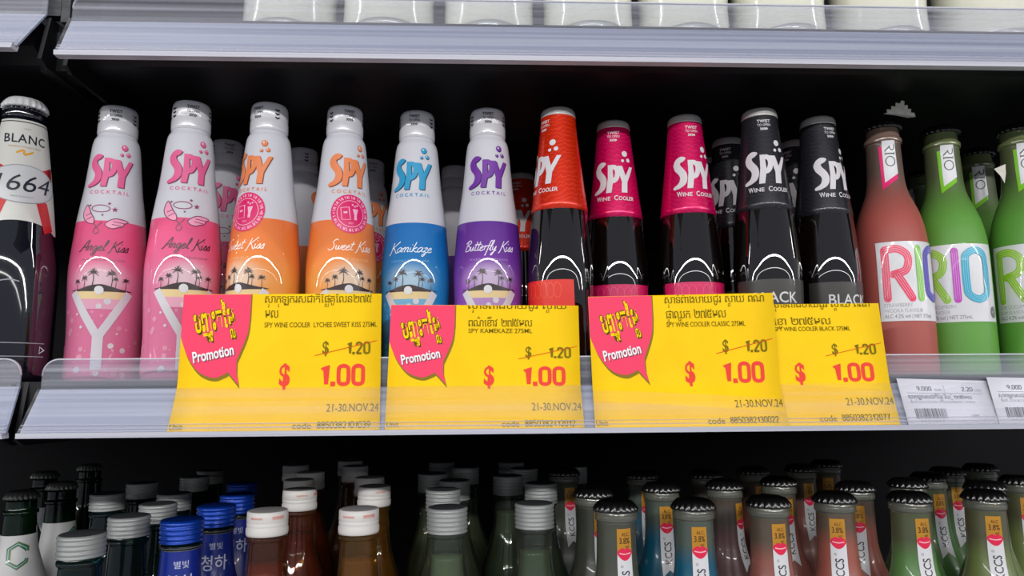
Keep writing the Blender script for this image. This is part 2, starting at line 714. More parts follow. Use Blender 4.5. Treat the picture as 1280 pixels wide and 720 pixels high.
def make_shelf(name, ztop, x0, x1, rail, lip_h, label, board_x=None, bracket=None):
    """rail = (zb, zf, left bottom, left fold, right bottom, right fold)"""
    zb, zf, lb, lf, rb, rf = rail
    bx0, bx1 = board_x or (x0, x1)
    root = thing(name, ((bx0 + bx1) / 2, BACK, e(ztop)), label, 'shelf', 'display shelves')
    inv = Matrix.Translation((-(bx0 + bx1) / 2, -BACK, -e(ztop)))

    def done(mb, nm, **kw):
        o = mb.build(nm, root, **kw)
        o.data.transform(inv)
        return o
    b = MB()
    b.section(bx0, bx1, [(YF + 0.004, e(ztop)), (YF + 0.004, e(ztop) - 0.022), (YF + 0.02, e(ztop) - 0.03), (BACK, e(ztop) - 0.03), (BACK, e(ztop))], BLACK_STEEL)
    done(b, 'board')
    xl, xr = lerp_x(lb, lf, zb, zf), lerp_x(rb, rf, zb, zf)
    t = 0.0016
    g = MB()
    g.section(xl, xr, [(YB + 0.0022, e(zb) + 0.002), (YF + 0.0022, e(zf)), (YF + 0.004, e(zf)), (YB + 0.004, e(zb) + 0.002)], RAIL_GREY)
    done(g, 'rail_backing', label='grey slanted price rail')
    ed = MB()
    ed.section(xl, xr, [(YB - 0.0012, e(zb)), (YB - 0.0016, e(zb) + 0.0035), (YB + 0.006, e(zb) + 0.0035), (YB + 0.006, e(zb))], RAIL_EDGE)
    dz = zf - zb
    for q, hh in ((0.17, 0.0009), (0.25, 0.0007)):
        y = YB + (YF - YB) * q
        ed.section(xl, xr, [(y - 0.0011, e(zb + dz * q)), (y - 0.0014, e(zb + dz * q) + hh), (y - 0.0004, e(zb + dz * q) + hh), (y - 0.0004, e(zb + dz * q))], RIB_CLEAR)
    done(ed, 'rail_edge', label='pale ribbed bottom edge of the price rail')
    c = MB()
    c.section(xl, xr, [(YB - 0.0003, e(zb) + 0.004), (YF - 0.0012, e(zf) + 0.0005), (YF - 0.0007, e(zf) + 0.0005), (YB + 0.0002, e(zb) + 0.004)], CLEAR_STRIP)
    done(c, 'ticket_cover', label='clear plastic ticket cover')
    # upright clear lip with rounded upper corners
    rr = 0.011
    zt = zf + lip_h
    out = [(lf, zf), (rf, zf)]
    for k in range(7):
        a = math.pi / 2 * k / 6
        out.append((rf - rr + rr * math.cos(a), zt - rr + rr * math.sin(a)))
    for k in range(7):
        a = math.pi / 2 + math.pi / 2 * k / 6
        out.append((lf + rr + rr * math.cos(a), zt - rr + rr * math.sin(a)))

    def yy(z):
        return YR + (z - zf) / lip_h * 0.0004
    l = MB()
    l.prism(([(x, yy(z), e(z)) for x, z in out], [(x, yy(z) + 0.0012, e(z)) for x, z in out]), CLEAR)
    rim = out[2:]
    lp = done(l, 'clear_lip', label='clear plastic product stop')
    rm = MB()
    n = len(rim)
    for i in range(n - 1):
        (xa, za), (xb, zb_) = rim[i], rim[i + 1]
        rm.prism(([(xa, yy(za) - 0.0003, e(za)), (xb, yy(zb_) - 0.0003, e(zb_)), (xb, yy(zb_) - 0.0003, e(zb_) + 0.0009), (xa, yy(za) - 0.0003, e(za) + 0.0009)],
                  [(xa, yy(za) + 0.0015, e(za)), (xb, yy(zb_) + 0.0015, e(zb_)), (xb, yy(zb_) + 0.0015, e(zb_) + 0.0009), (xa, yy(za) + 0.0015, e(za) + 0.0009)]), CLEAR_EDGE)
    o = done(rm, 'lip_rim')
    o.parent = lp
    if bracket:
        k = MB()
        for bx in bracket:
            k.section(bx, bx + 0.003, [(YF + 0.004, e(ztop)), (YB + 0.012, e(zb) - 0.002), (YB + 0.02, e(zb) - 0.006), (BACK, e(ztop) - 0.06), (BACK, e(ztop))], BLACK_STEEL)
        done(k, 'bracket')
    return root


make_shelf('shelf', Z1, 0, 0, (-0.0345, -0.0024, -0.3080, -0.3055, 0.92, 0.92), 0.0205,
           'black middle shelf with yellow offer tickets in its clear price rail', (-0.3225, 0.92), (-0.3175,))
make_shelf('shelf', Z1, 0, 0, (-0.0345, -0.0005, -0.95, -0.95, -0.3165, -0.3200), 0.0190,
           'end of the neighbouring middle shelf under the dark bottle with red ribbons', (-0.95, -0.3245), (-0.3262,))
make_shelf('shelf', Z2, 0, 0, (0.2335, 0.2690, -0.3031, -0.3040, 0.92, 0.92), 0.0215,
           'upper black shelf with empty grey price rail below cream bottles', (-0.3060, 0.92), (-0.3040,))
make_shelf('shelf', Z2, 0, 0, (0.2385, 0.2740, -0.95, -0.95, -0.3330, -0.3225), 0.0240,
           'short end of the neighbouring upper shelf in the top left corner', (-0.95, -0.3310), (-0.3225,))
make_shelf('shelf', Z0, 0, 0, (-0.3675, -0.3354, -0.95, -0.95, 0.92, 0.92), 0.0205,
           'lowest black shelf carrying the rows of capped bottles', (-0.95, 0.92))

# slotted upright between the two bays
up = thing('shelf_upright', (-0.317, 0.0, 0.0), 'dark slotted steel upright in the gap between the upper shelves', 'upright')
b = MB().box(-0.0138, 0.0108, 0.53, 0.56, EYE + 0.235, 2.0, BLACK_STEEL)
b.build('post', up)
for k in range(4):
    MB().box(-0.004, 0.000, 0.5285, 0.5305, EYE + 0.245 + k * 0.05, EYE + 0.265 + k * 0.05, GREY_STEEL).build('slot', up)
b = MB().box(-0.0125, 0.0015, 0.524, 0.530, EYE + 0.2760, EYE + 0.36, GREY_STEEL)
b.box(0.003, 0.0095, 0.522, 0.530, EYE + 0.2700, EYE + 0.36, GREY_STEEL)
b.build('end_plate', up)

# ------------------------------------------------------------------ shared bottle pieces
GREY_LETTER = ink(120, 122, 130)
BLACK_INK = ink(18, 18, 22)
WHITE_INK = ink(222, 222, 226)
SLEEVE_WHITE = mat('sleeve_white', (214, 214, 222), 0.45, coat=0.7, spec=0.2)
CAP_WHITE = mat('cap_white', (208, 208, 214), 0.2, coat=0.5)
GLASS_DARK = mat('dark_brown_glass', (14, 7, 6), 0.015, coat=1.0, spec=0.6)
STEEL_CAP = mat('brushed_cap_steel', (190, 188, 186), 0.32, metal=0.35)
CROWN_BLACK = mat('black_crown', (16, 15, 16), 0.25, coat=0.6)


def crown(z, R0, m, h=0.0065, under=None):
    """crown cork: domed top, crimped skirt; z = top"""
    mb = MB()
    mod = lambda a, zz: 1.0 + (0.075 * math.cos(21 * a) if zz < z - h * 0.55 else (0.045 * math.cos(21 * a) if zz < z - h * 0.3 else 0.0))
    mb.lathe([(z - h - 0.0003, R0 * 0.86), (z - h, R0), (z - h * 0.8, R0 * 1.0), (z - h * 0.5, R0 * 0.95), (z - h * 0.25, R0 * 0.89), (z - h * 0.08, R0 * 0.80), (z, R0 * 0.66), (z + 0.0002, R0 * 0.02)], m, 84, mod, cap1=True)
    return mb


def screw_cap(z, R0, h, m, beads=5, top=None):
    mb = MB()
    prof = [(z - h, R0 * 0.94)]
    n = beads * 6
    for i in range(n + 1):
        t = i / n
        prof.append((z - h + t * (h - 0.0022), R0 * (0.985 + 0.022 * math.cos(t * beads * 2 * math.pi))))
    prof += [(z - 0.0012, R0 * 0.985), (z - 0.0003, R0 * 0.93)]
    mb.lathe(prof, m, 48)
    mb.lathe([(z - 0.0003, R0 * 0.93), (z, R0 * 0.86), (z, R0 * 0.02)], top or m, 48, cap1=True)
    return mb


# ------------------------------------------------------------------ the winged, seal, blue and purple cocktail bottles
CT_PROF = [(0.0, 0.0240), (0.0008, 0.0268), (0.004, 0.0281), (0.012, 0.0285), (0.022, 0.0281), (0.034, 0.0279), (0.05, 0.0284), (0.066, 0.0291),
           (0.076, 0.02945), (0.084, 0.0296), (0.090, 0.0295), (0.096, 0.0292), (0.102, 0.02868), (0.115, 0.02746), (0.1268, 0.0264), (0.141, 0.0245), (0.155, 0.0224), (0.170, 0.0208),
           (0.185, 0.0194), (0.1935, 0.0184), (0.1980, 0.0174), (0.2005, 0.0160), (0.2030, 0.0150)]
CT_FINE = fine(CT_PROF, 4)
CT_R = radius_fn(CT_FINE)
CT_CAP = [(0.2030, 0.0149), (0.2036, 0.0156), (0.2055, 0.0158), (0.2090, 0.0158), (0.2120, 0.0157), (0.2132, 0.0153), (0.2140, 0.0153), (0.2150, 0.0156), (0.2225, 0.0154), (0.2250, 0.0150), (0.2268, 0.0141), (0.2275, 0.0128), (0.2275, 0.0003)]
CT_CAPR = radius_fn(CT_CAP[:-1])
CT_H = 0.2275


def spy_logo(a, cx, cy, k, m, dark, mono=False, bub=True):
    """three stylised letters with rising bubbles over the last; k = metres per unit, box about 38 x 30 units"""
    S = [(10.5, 29), (13, 27.5), (10.8, 24.6), (8.2, 23.2), (8.6, 20.5), (12.3, 15), (13.2, 9.5), (11.3, 4.0), (6.6, 0.6), (1.2, -0.6), (0.6, 1.6), (5.0, 4.4), (7.0, 8.4), (6.6, 12), (3.0, 17.0), (2.0, 22), (4.2, 26.4), (7.6, 28.8)]
    Pst = [(12.4, 0), (17.2, 0), (19.2, 12.0), (18.4, 25.6), (14.6, 25.6), (14.4, 14)]
    bowl = [(17.6, 23.4), (20.4, 23.2), (22.6, 20.2), (22.4, 15.2), (20.6, 11.6), (18.0, 10.4)]
    Y = [(22.2, 24.6), (27.0, 24.6), (30.0, 15.6), (34.2, 24.4), (37.8, 24.4), (31.6, 9.8), (31.2, 0), (26.0, 0), (26.4, 9.6)]

    def T(p, dx=0.0, dy=0.0):
        return ((p[0] - 20 + dx) * k + cx, (p[1] - 14 + dy) * k + cy)
    for (mm, lay, dx, dy) in ([(dark, 2, 0.9, -0.7)] if dark else []) + [(m, 3, 0, 0)]:
        a.poly([T(p, dx, dy) for p in S], mm, lay, 4)
        a.poly([T(p, dx, dy) for p in Pst], mm, lay)
        a.stroke([T(p, dx, dy) for p in bowl], 4.2 * k, mm, lay, 6)
        a.poly([T(p, dx, dy) for p in Y], mm, lay)
    if bub:
        for (x, y, r) in ((29.6, 36.2, 2.7), (27.6, 29.6, 1.4), (33.0, 30.4, 1.9)):
            if dark:
                a.disc(*T((x, y), 0.5, -0.5), r * k, dark, 2)
            a.disc(*T((x, y)), r * k, m, 3)
            if dark:
                a.disc(*T((x - 0.5, y + 0.6)), r * k * 0.35, WHITE_INK, 4, 8)


def star(a, x, y, r, m, layer=3):
    a.poly([(x + (r if i % 2 == 0 else r * 0.42) * math.sin(i * math.pi / 5), y + (r if i % 2 == 0 else r * 0.42) * math.cos(i * math.pi / 5)) for i in range(10)], m, layer)


def palm(a, x, y, h, m, rng):
    a.stroke([(x, y), (x + h * 0.06, y + h * 0.5), (x + h * 0.02, y + h)], h * 0.07, m, 4, 4, w1=h * 0.04)
    for k in range(8):
        t = R(-25 + k * 33) + rng.uniform(-0.15, 0.15)
        l = h * rng.uniform(0.36, 0.48)
        x0, y0 = x + h * 0.02, y + h
        a.stroke([(x0, y0), (x0 + l * 0.6 * math.cos(t), y0 + l * 0.6 * math.sin(t) + l * 0.08), (x0 + l * math.cos(t), y0 + l * math.sin(t) - l * 0.15)], h * 0.12, m, 4, 3, w1=h * 0.02)


def make_cocktail(top_rgb, low_rgb, logo, logo_dark, name_text, name_rgb, flavour, extra, loc, label, group, turn):
    root = thing('cocktail_bottle', loc, label, 'bottle', group, R(turn))
    key = '%d_%d_%d' % top_rgb
    pale = tuple(int(v * 0.25 + 232 * 0.75) for v in low_rgb)
    field = height_mat('sleeve_' + key, [(0.0, low_rgb), (0.078, low_rgb), (0.098, tuple(int(a * .4 + b * .6) for a, b in zip(low_rgb, top_rgb))), (0.127, top_rgb)], 0.45, 0.7, spec=0.2,
                       halo=(pale, 0, 0.0795, 0.026))
    prof = [(z, r, (field if z < 0.1268 else SLEEVE_WHITE)) for z, r in CT_FINE]
    mb = MB().lathe(prof, field, 64, cap0=True)
    a = Art()
    lm, ld = ink(*logo), ink(*logo_dark)
    spy_logo(a, 0.0, 0.169, 0.00095, lm, ld)
    a.text('COCKTAIL', 0, 0.1495, 0.0030, lm, 2, bold=0.012, spacing=1.55, width=0.031)
    nm = ink(*name_rgb)
    rng = random.Random(len(name_text))
    a.script(name_text, 0.0, 0.1020, 0.0039, 0.0007, nm, width=0.036 if len(name_text) < 12 else 0.043)
    a.text(flavour, 0, 0.0940, 0.0017, ink(*[int(v * .55 + n * .45) for v, n in zip(low_rgb, name_rgb)]), 2, spacing=1.15, width=0.033)
    dk = ink(52, 34, 34)
    # island with palms, low sun and its reflection, the tall letter Y as a glass
    D = -0.0095
    a.poly([(x, z + D) for x, z in ((-0.0225, 0.0795), (-0.016, 0.0812), (-0.008, 0.0838), (0.0, 0.0850), (0.006, 0.0837), (0.014, 0.0817), (0.0225, 0.0797))], dk, 3, 4)
    for (x, y, h) in ((-0.0185, 0.0805, 0.0062), (-0.0125, 0.082, 0.0072), (-0.006, 0.0842, 0.0098), (0.0075, 0.0834, 0.0098), (0.0105, 0.0825, 0.0064), (0.018, 0.0806, 0.0076)):
        palm(a, x, y + D, h, dk, rng)
    a.poly([(-0.021, 0.0793 + D), (0.021, 0.0793 + D), (0.0165, 0.0695 + D), (-0.0165, 0.0695 + D)], ink(232, 206, 150), 1)
    a.poly([(-0.0175, 0.0735 + D), (0.0175, 0.0735 + D), (0.0135, 0.0655 + D), (-0.0135, 0.0655 + D)], ink(*[int(v * .6 + 235 * .4) for v in low_rgb]), 2)
    pw = ink(214, 210, 216)
    a.disc(-0.001, 0.0803 + D, 0.0034, WHITE_INK, 5)
    for (x, y, r) in ((0.0055, 0.0622, 0.0026), (-0.0005, 0.0583, 0.0021), (0.012, 0.0515, 0.0012), (0.0095, 0.0275, 0.0022), (-0.013, 0.042, 0.0012), (0.0185, 0.024, 0.0022), (-0.017, 0.052, 0.001), (0.0135, 0.037, 0.0009)):
        a.disc(x, y, r, pw, 4, 12)
    a.stroke([(-0.0215, 0.0692), (-0.0005, 0.0350)], 0.0062, pw, 3, 0)
    a.stroke([(0.0215, 0.0692), (0.0005, 0.0350)], 0.0062, pw, 3, 0)
    a.stroke([(0, 0.0385), (0, 0.0090)], 0.0078, pw, 3, 0)
    soft = ink(*[int(v * .75 + 235 * .25) for v in low_rgb])
    for k in range(44):
        a.disc(rng.uniform(-0.04, 0.04), rng.uniform(0.004, 0.062), rng.choice((0.0005, 0.0008, 0.0012, 0.002)), soft, 1, 8)
    for k in range(9):
        a.disc(rng.uniform(-0.02, 0.02), rng.uniform(0.004, 0.010), rng.choice((0.0012, 0.002, 0.0025)), pw if k % 2 else soft, 2, 10)
    extra(a, rng)
    mb.art(a, wrap(CT_R))
    mb.build('sleeve', root)
    c = MB().lathe(CT_CAP, CAP_WHITE, 64, cap1=True)
    a = Art()
    a.text('TWIST', 0, 0.2199, 0.0026, BLACK_INK, 2, bold=0.02, width=0.0098)
    a.text('TO OPEN', 0, 0.2166, 0.0021, BLACK_INK, 2, bold=0.005, width=0.0098)
    for k in range(4):
        x = -0.0028 + k * 0.0015
        a.stroke([(x, 0.2151), (x + 0.0011, 0.2141), (x, 0.2131)], 0.0007, BLACK_INK, 2, 0)
    for sgn in (-1, 1):
        for k in range(3):
            z = 0.2208 - k * 0.0032
            a.stroke([(sgn * 0.0165 - 0.0018, z), (sgn * 0.0165, z - 0.0013), (sgn * 0.0165 + 0.0018, z)], 0.0011, BLACK_INK, 2, 0)
    c.art(a, wrap(CT_CAPR, 0.0002))
    c.build('cap', root, label='white twist cap')
    return root


def wings(a, rng):
    b_ = Art()
    draw_wings(b_)
    mm = [a.mi(m) for m in b_.mats]
    nv = {v: a.bm.verts.new((v.co.x * 1.32, (v.co.y - 0.1335) * 1.32 + 0.1315, v.co.z)) for v in b_.bm.verts}
    for f in b_.bm.faces:
        g = a.bm.faces.new([nv[v] for v in f.verts])
        g.material_index = mm[f.material_index]
    b_.bm.free()


def draw_wings(a):
    dk, lt, st = ink(112, 50, 86), ink(246, 160, 192), ink(150, 60, 100)
    a.stroke([(0.0125 * 0.42 * math.cos(t) - 0.0035, 0.1375 + 0.0022 * math.sin(t)) for t in [k * math.pi / 8 for k in range(16)]], 0.0005, st, 3, 3, True)
    for x, y, r in ((0.0045, 0.1372, 0.0019), (0.0012, 0.1408, 0.0012), (-0.010, 0.1395, 0.0010), (-0.0022, 0.1335, 0.0009)):
        star(a, x, y, r, st)
    L = [(-0.0120, 0.1400), (-0.0145, 0.1355), (-0.0138, 0.1315), (-0.0105, 0.1285), (-0.0070, 0.1280), (-0.0068, 0.1310), (-0.0090, 0.1345)]
    Rw = [(0.0000, 0.1283), (0.0050, 0.1315), (0.0125, 0.1305), (0.0105, 0.1288), (0.0095, 0.1270), (0.0070, 0.1262), (0.0040, 0.1252), (0.0008, 0.1262)]
    for w in (L, Rw):
        a.poly(w, lt, 2, 4)
        a.stroke(w, 0.00055, dk, 3, 4, True)
    for (p, q) in (((-0.0125, 0.133), (-0.0085, 0.1345)), ((-0.0115, 0.1305), (-0.008, 0.1322)), ((0.0040, 0.1296), (0.0108, 0.1290)), ((0.0035, 0.1278), (0.0090, 0.1272))):
        a.stroke([p, q], 0.0004, dk, 3, 0)
    a.stroke([(-0.0070, 0.1282), (-0.0035, 0.1235), (-0.0055, 0.1215), (-0.0065, 0.1240), (-0.0020, 0.1290)], 0.0005, dk, 3, 5)


def seal(a, rng):
    mg, wt = ink(232, 22, 108), ink(250, 190, 215)
    cx, cy, r = 0.0, 0.1322, 0.0162
    a.disc(cx, cy, r, mg, 4, 40)
    a.stroke([(cx + r * 0.68 * math.cos(k * math.pi / 16), cy + r * 0.68 * math.sin(k * math.pi / 16)) for k in range(32)], 0.0005, wt, 5, 0, True)
    for k in range(34):
        t = k / 34 * 2 * math.pi
        if abs(math.sin(t)) < 0.16:
            star(a, cx + r * 0.84 * math.cos(t), cy + r * 0.84 * math.sin(t), 0.0010, wt, 5)
            continue
        p = [(cx + r * q * math.cos(t + d), cy + r * q * math.sin(t + d)) for q, d in ((0.77, 0), (0.91, 0.02), (0.90, 0.08), (0.78, 0.09))]
        a.stroke(p[:3 + k % 2], 0.00055, wt, 5, 0)
    a.stroke([(cx - 0.0072, cy - 0.0052), (cx - 0.0080, cy + 0.0047), (cx - 0.0014, cy + 0.0055), (cx - 0.0003, cy - 0.0050)], 0.00055, wt, 5, 0, True)
    a.stroke([(cx - 0.0058, cy + 0.0007), (cx - 0.0028, cy + 0.0011)], 0.0016, wt, 5, 0)
    a.poly([(cx + 0.0017, cy + 0.0041), (cx + 0.0063, cy + 0.0041), (cx + 0.0050, cy - 0.0011), (cx + 0.0050, cy - 0.0050), (cx + 0.0028, cy - 0.0050), (cx + 0.0029, cy - 0.0011)], wt, 5)
    for x, y in ((0.0036, 0.0064), (0.0055, 0.0072), (0.0017, 0.0076)):
        a.disc(cx + x, cy + y, 0.0008, wt, 5, 8)
    a.text('2023', cx, cy - 0.0087, 0.0015, wt, 5)


def plain(a, rng):
    pass


PINK = ((238, 84, 134), (222, 118, 156), (232, 96, 148), (120, 40, 78), 'Angel Kiss', (52, 18, 34), 'LYCHEE WHITE PEACH FLAVOR', wings)
ORNG = ((240, 122, 58), (238, 158, 72), (240, 138, 84), (130, 60, 40), 'Sweet Kiss', (255, 236, 222), 'LYCHEE FLAVOR', seal)
BLUE = ((0, 108, 186), (28, 138, 200), (38, 158, 206), (24, 62, 100), 'Kamikaze', (222, 240, 250), 'LEMON LIME FLAVOR', plain)
PURP = ((98, 40, 150), (140, 72, 176), (118, 50, 164), (52, 26, 84), 'Butterfly Kiss', (240, 226, 250), 'MIXED BERRY FLAVOR', plain)


def on_mid(px, py, back=False):
    x, y = stand(px, py, Z1 + CT_H)
    return clear_spot(x, y, Z1, 0.0279) + (e(Z1),)


for q in ((-0.0535, 0.588, 0.0279), (0.0058, 0.581, 0.0279), (0.0640, 0.5700, 0.0266), (0.3510, 0.5930, 0.0290), (0.4100, 0.6030, 0.0290), (0.4750, 0.5960, 0.0290)):
    PLACED.append((q[0], q[1], Z1, q[2]))

G_CT = 'slim cocktail bottles on the middle shelf'
pink1 = make_cocktail(*PINK, on_mid(150, 130), 'pink and white cocktail bottle with wings, leftmost of the pink ones', G_CT, -10)
pink2 = clone(pink1, on_mid(241, 124), R(3), 'pink and white cocktail bottle with wings, beside the orange-bottomed bottles', G_CT)
orng1 = make_cocktail(*ORNG, on_mid(338, 126), 'orange and white cocktail bottle whose logo and pink seal are turned far to the left', G_CT, -38)
orng2 = clone(orng1, on_mid(432, 130), R(14), 'orange and white cocktail bottle facing front, between orange neighbour and blue bottle', G_CT)
blue1 = make_cocktail(*BLUE, (-0.0535, 0.588, e(Z1)), 'white cocktail bottle with blue lower half and blue logo', G_CT, -10)
purp1 = make_cocktail(*PURP, (0.0058, 0.581, e(Z1)), 'white cocktail bottle with purple lower half and purple logo', G_CT, 2)
G_CB = 'cocktail bottles in the second row'
clone(pink1, on_mid(285, 172), R(8), 'pink-logo cocktail bottle in the second row, showing right of the front pink bottles', G_CB)
clone(orng1, on_mid(379, 182), R(75), 'cocktail bottle in the second row, in the gap between the two orange bottles', G_CB)
clone(orng1, on_mid(463, 196), R(10), 'cocktail bottle in the second row, in the gap between orange and blue bottles', G_CB)
clone(purp1, on_mid(569, 204), R(120), 'cocktail bottle in the second row, in the gap between blue and purple bottles', G_CB)

# ------------------------------------------------------------------ the dark wine cooler bottles with foil necks
WC_PROF = [(0.0, 0.0235), (0.0008, 0.0262), (0.004, 0.0275), (0.012, 0.0279), (0.022, 0.0275), (0.034, 0.0273), (0.05, 0.0270), (0.066, 0.02745),
           (0.076, 0.02774), (0.084, 0.0279), (0.090, 0.0278), (0.096, 0.0275), (0.102, 0.0270), (0.110, 0.0262), (0.1358, 0.0238), (0.155, 0.0214), (0.175, 0.0190), (0.195, 0.0167), (0.208, 0.0153), (0.2175, 0.0145)]
WC_FINE = fine(WC_PROF, 4)
WC_R = radius_fn(WC_FINE)
WC_H = 0.2262


def foil_mat(name, rgb, hi, metal=0.35):
    m = mat(name, rgb, 0.26, metal=metal, coat=0.35)
    t = m.node_tree
    b_ = t.nodes['Principled BSDF']
    tc = nd(m, 'ShaderNodeTexCoord')
    mp = nd(m, 'ShaderNodeMapping')
    mp.inputs['Scale'].default_value = (60, 60, 26)
    n0 = nd(m, 'ShaderNodeTexNoise')
    n0.inputs['Scale'].default_value = 1.4
    wv = nd(m, 'ShaderNodeTexWave', wave_type='RINGS')
    wv.inputs['Scale'].default_value = 3.2
    wv.inputs['Distortion'].default_value = 7.0
    wv.inputs['Detail'].default_value = 1.0
    cr = nd(m, 'ShaderNodeValToRGB')
    cr.color_ramp.elements[0].position = 0.72
    cr.color_ramp.elements[0].color = lin(rgb)
    cr.color_ramp.elements[1].position = 0.9
    cr.color_ramp.elements[1].color = lin(hi)
    t.links.new(tc.outputs['Object'], mp.inputs[0])
    t.links.new(mp.outputs[0], wv.inputs[0])
    t.links.new(wv.outputs['Fac'], cr.inputs[0])
    t.links.new(cr.outputs[0], b_.inputs['Base Color'])
    return m


def make_wine(name, foil, belly, wine, loc, label, group, turn, belly_text=None):
    root = thing('wine_cooler_bottle', loc, label, 'bottle', group, R(turn))
    g = MB().lathe(WC_FINE, GLASS_DARK, 64, cap0=True)
    # raised ring of bosses moulded below the shoulder
    g.build('glass', root, label='dark brown glass body')
    f = MB()
    zs = [0.1358 + (0.2172 - 0.1358) * k / 16 for k in range(17)]
    f.lathe([(0.1356, WC_R(0.1358) - 0.0001)] + [(z, WC_R(z) + 0.0005) for z in zs], foil, 64)
    a = Art()
    sw = ink(226, 222, 226)
    spy_logo(a, 0.0, 0.1705, 0.00098, sw, None)
    # a capital initial and small capitals, as on the foil
    a.text('W', -0.0165, 0.1500, 0.0042, sw, 2, bold=0.02, align='l', width=0.0046)
    a.text('INE', -0.0115, 0.1500, 0.0033, sw, 2, bold=0.02, align='l', width=0.0078)
    a.text('C', -0.0005, 0.1500, 0.0042, sw, 2, bold=0.02, align='l', width=0.0032)
    a.text('OOLER', 0.0032, 0.1500, 0.0033, sw, 2, bold=0.02, align='l', width=0.0140)
    a.text('TWIST', 0.0, 0.2105, 0.0026, sw, 2, bold=0.02, width=0.0105)
    a.text('TO OPEN', 0.0, 0.2073, 0.0021, sw, 2, bold=0.008, width=0.0105)
    for k in range(4):
        x = -0.003 + k * 0.0015
        a.stroke([(x, 0.2058), (x + 0.0011, 0.2048), (x, 0.2038)], 0.0007, sw, 2, 0)
    f.art(a, wrap(WC_R, 0.00065))
    f.build('neck_foil', root, label='printed foil wrapped round the neck')
    bl = MB()
    zs = [0.030 + 0.050 * k / 12 for k in range(13)]
    a = Art()
    hw = 0.034
    a.poly([(-hw, 0.028), (hw, 0.028), (hw, 0.0772), (-hw, 0.0772)], belly, 0)
    bt = ink(214, 214, 214)
    if belly_text:
        a.text(belly_text, 0.0, 0.0585, 0.0085, bt, 2, bold=0.01, width=0.036)
    else:
        for k in range(9):
            a.stroke([(-0.026 + k * 0.0058 + 0.0030 * math.cos(t), 0.0690 + 0.006 * math.sin(t)) for t in [q * math.pi / 5 for q in range(10)]], 0.0003, wine, 2, 3, True)
    bl.art(a, wrap(WC_R, 0.00035))
    bl.build('belly_label', root)
    c = MB()
    c.lathe([(0.2170, 0.0146), (0.2172, 0.0151), (0.2180, 0.0153), (0.2190, 0.0151), (0.2205, 0.0149), (0.2213, 0.0149), (0.2222, 0.0146), (0.2238, 0.0138), (0.2248, 0.0122), (0.2245, 0.0110), (0.2245, 0.0003)], STEEL_CAP, 72,
            lambda t, z: 1.0 + (0.006 * math.cos(36 * t) if 0.2180 < z < 0.2215 else 0.0), cap1=True)
    c.build('cap', root, label='silver twist cap')
    return root


F_RED = foil_mat('orange_red_foil', (226, 40, 6), (236, 62, 22))
F_PNK = foil_mat('magenta_foil', (222, 0, 92), (232, 24, 110))
F_BLK = foil_mat('charcoal_foil', (38, 38, 44), (45, 45, 51), 0.2)
B_RED = mat('red_belly_label', (226, 34, 6), 0.35, coat=0.3)
B_PNK = mat('magenta_belly_label', (222, 16, 96), 0.35, coat=0.3)
B_BLK = mat('charcoal_belly_label', (52, 50, 46), 0.35, coat=0.3)


def on_midw(px, py):
    x, y = stand(px, py, Z1 + 0.2248)
    return clear_spot(x, y, Z1, 0.0266) + (e(Z1),)


G_WC = 'dark wine cooler bottles on the middle shelf'
red1 = make_wine('red', F_RED, B_RED, ink(255, 110, 60), (0.0640, 0.5700, e(Z1)), 'dark bottle with orange-red neck foil', G_WC, -48)
pkw1 = make_wine('pink', F_PNK, B_PNK, ink(255, 90, 150), on_midw(766, 148), 'dark bottle with magenta foil beside the orange-red one', G_WC, 0)
pkw2 = clone(pkw1, on_midw(855, 141), R(21), 'dark bottle with magenta foil beside the black-foil bottles', G_WC)
blk1 = make_wine('black', F_BLK, B_BLK, None, on_midw(948, 133), 'dark bottle with black foil, full white logo in view', G_WC, 13, 'BLACK')
blk2 = clone(blk1, on_midw(1021, 143), R(38), 'dark bottle with black foil turned aside, next to the pink drink', G_WC)
G_WB = 'wine cooler bottles in the back rows'
clone(red1, on_midw(651, 213), R(-20), 'red-foil bottle in the second row, between purple and orange-red bottles', G_WB)
clone(blk1, on_midw(909, 169), R(-10), 'black-foil bottle in the second row, left of the full white logo', G_WB)
clone(blk1, on_midw(884, 194), R(-40), 'black-foil bottle in the third row, just right of the magenta bottle', G_WB)
clone(blk1, on_midw(992, 172), R(-30), 'black-foil bottle in the second row, between the two front black ones', G_WB)

# ------------------------------------------------------------------ the dark blue bottle with the oval label
navy = mat('navy_glass', (8, 10, 22), 0.05, coat=1.0, spec=0.6)
px0 = at(33, 121, 0.560)
rb = thing('beer_bottle', (px0.x, 0.560, e(Z1)), 'dark blue bottle with white crown cap and red ribbons on its label', 'bottle', None, R(6))
RB_PROF = [(0.0, 0.029), (0.001, 0.0325), (0.006, 0.0340), (0.03, 0.0343), (0.06, 0.0345), (0.085, 0.0343), (0.097, 0.0334), (0.106, 0.0320), (0.1175, 0.0304), (0.135, 0.0282), (0.16, 0.0247), (0.185, 0.0204), (0.2035, 0.0171), (0.2085, 0.0160), (0.2095, 0.0166), (0.2135, 0.0166), (0.2145, 0.0150), (0.219, 0.0145)]
RB_F = fine(RB_PROF, 3)
RB_R = radius_fn(RB_F)
MB().lathe(RB_F, navy, 64, cap0=True).build('glass', rb)
lb = MB()
a = Art()
cream = mat('label_cream', (208, 208, 202), 0.3, coat=0.3)
rd, rd2 = ink(196, 30, 38), ink(140, 22, 34)
H = 0.030
arc = [(0.036 * math.sin(R(t)), 0.1095 + 0.017 * (math.cos(R(t)) - 0.25)) for t in range(-62, 63, 6)]
a.poly([(-0.0338, 0.1145)] + [(x * 0.98, z) for x, z in arc] + [(0.0338, 0.1145), (0.031, 0.135), (0.0262, 0.165), (0.0215, 0.205), (-0.0215, 0.205), (-0.0262, 0.165), (-0.031, 0.135)], cream, 0)
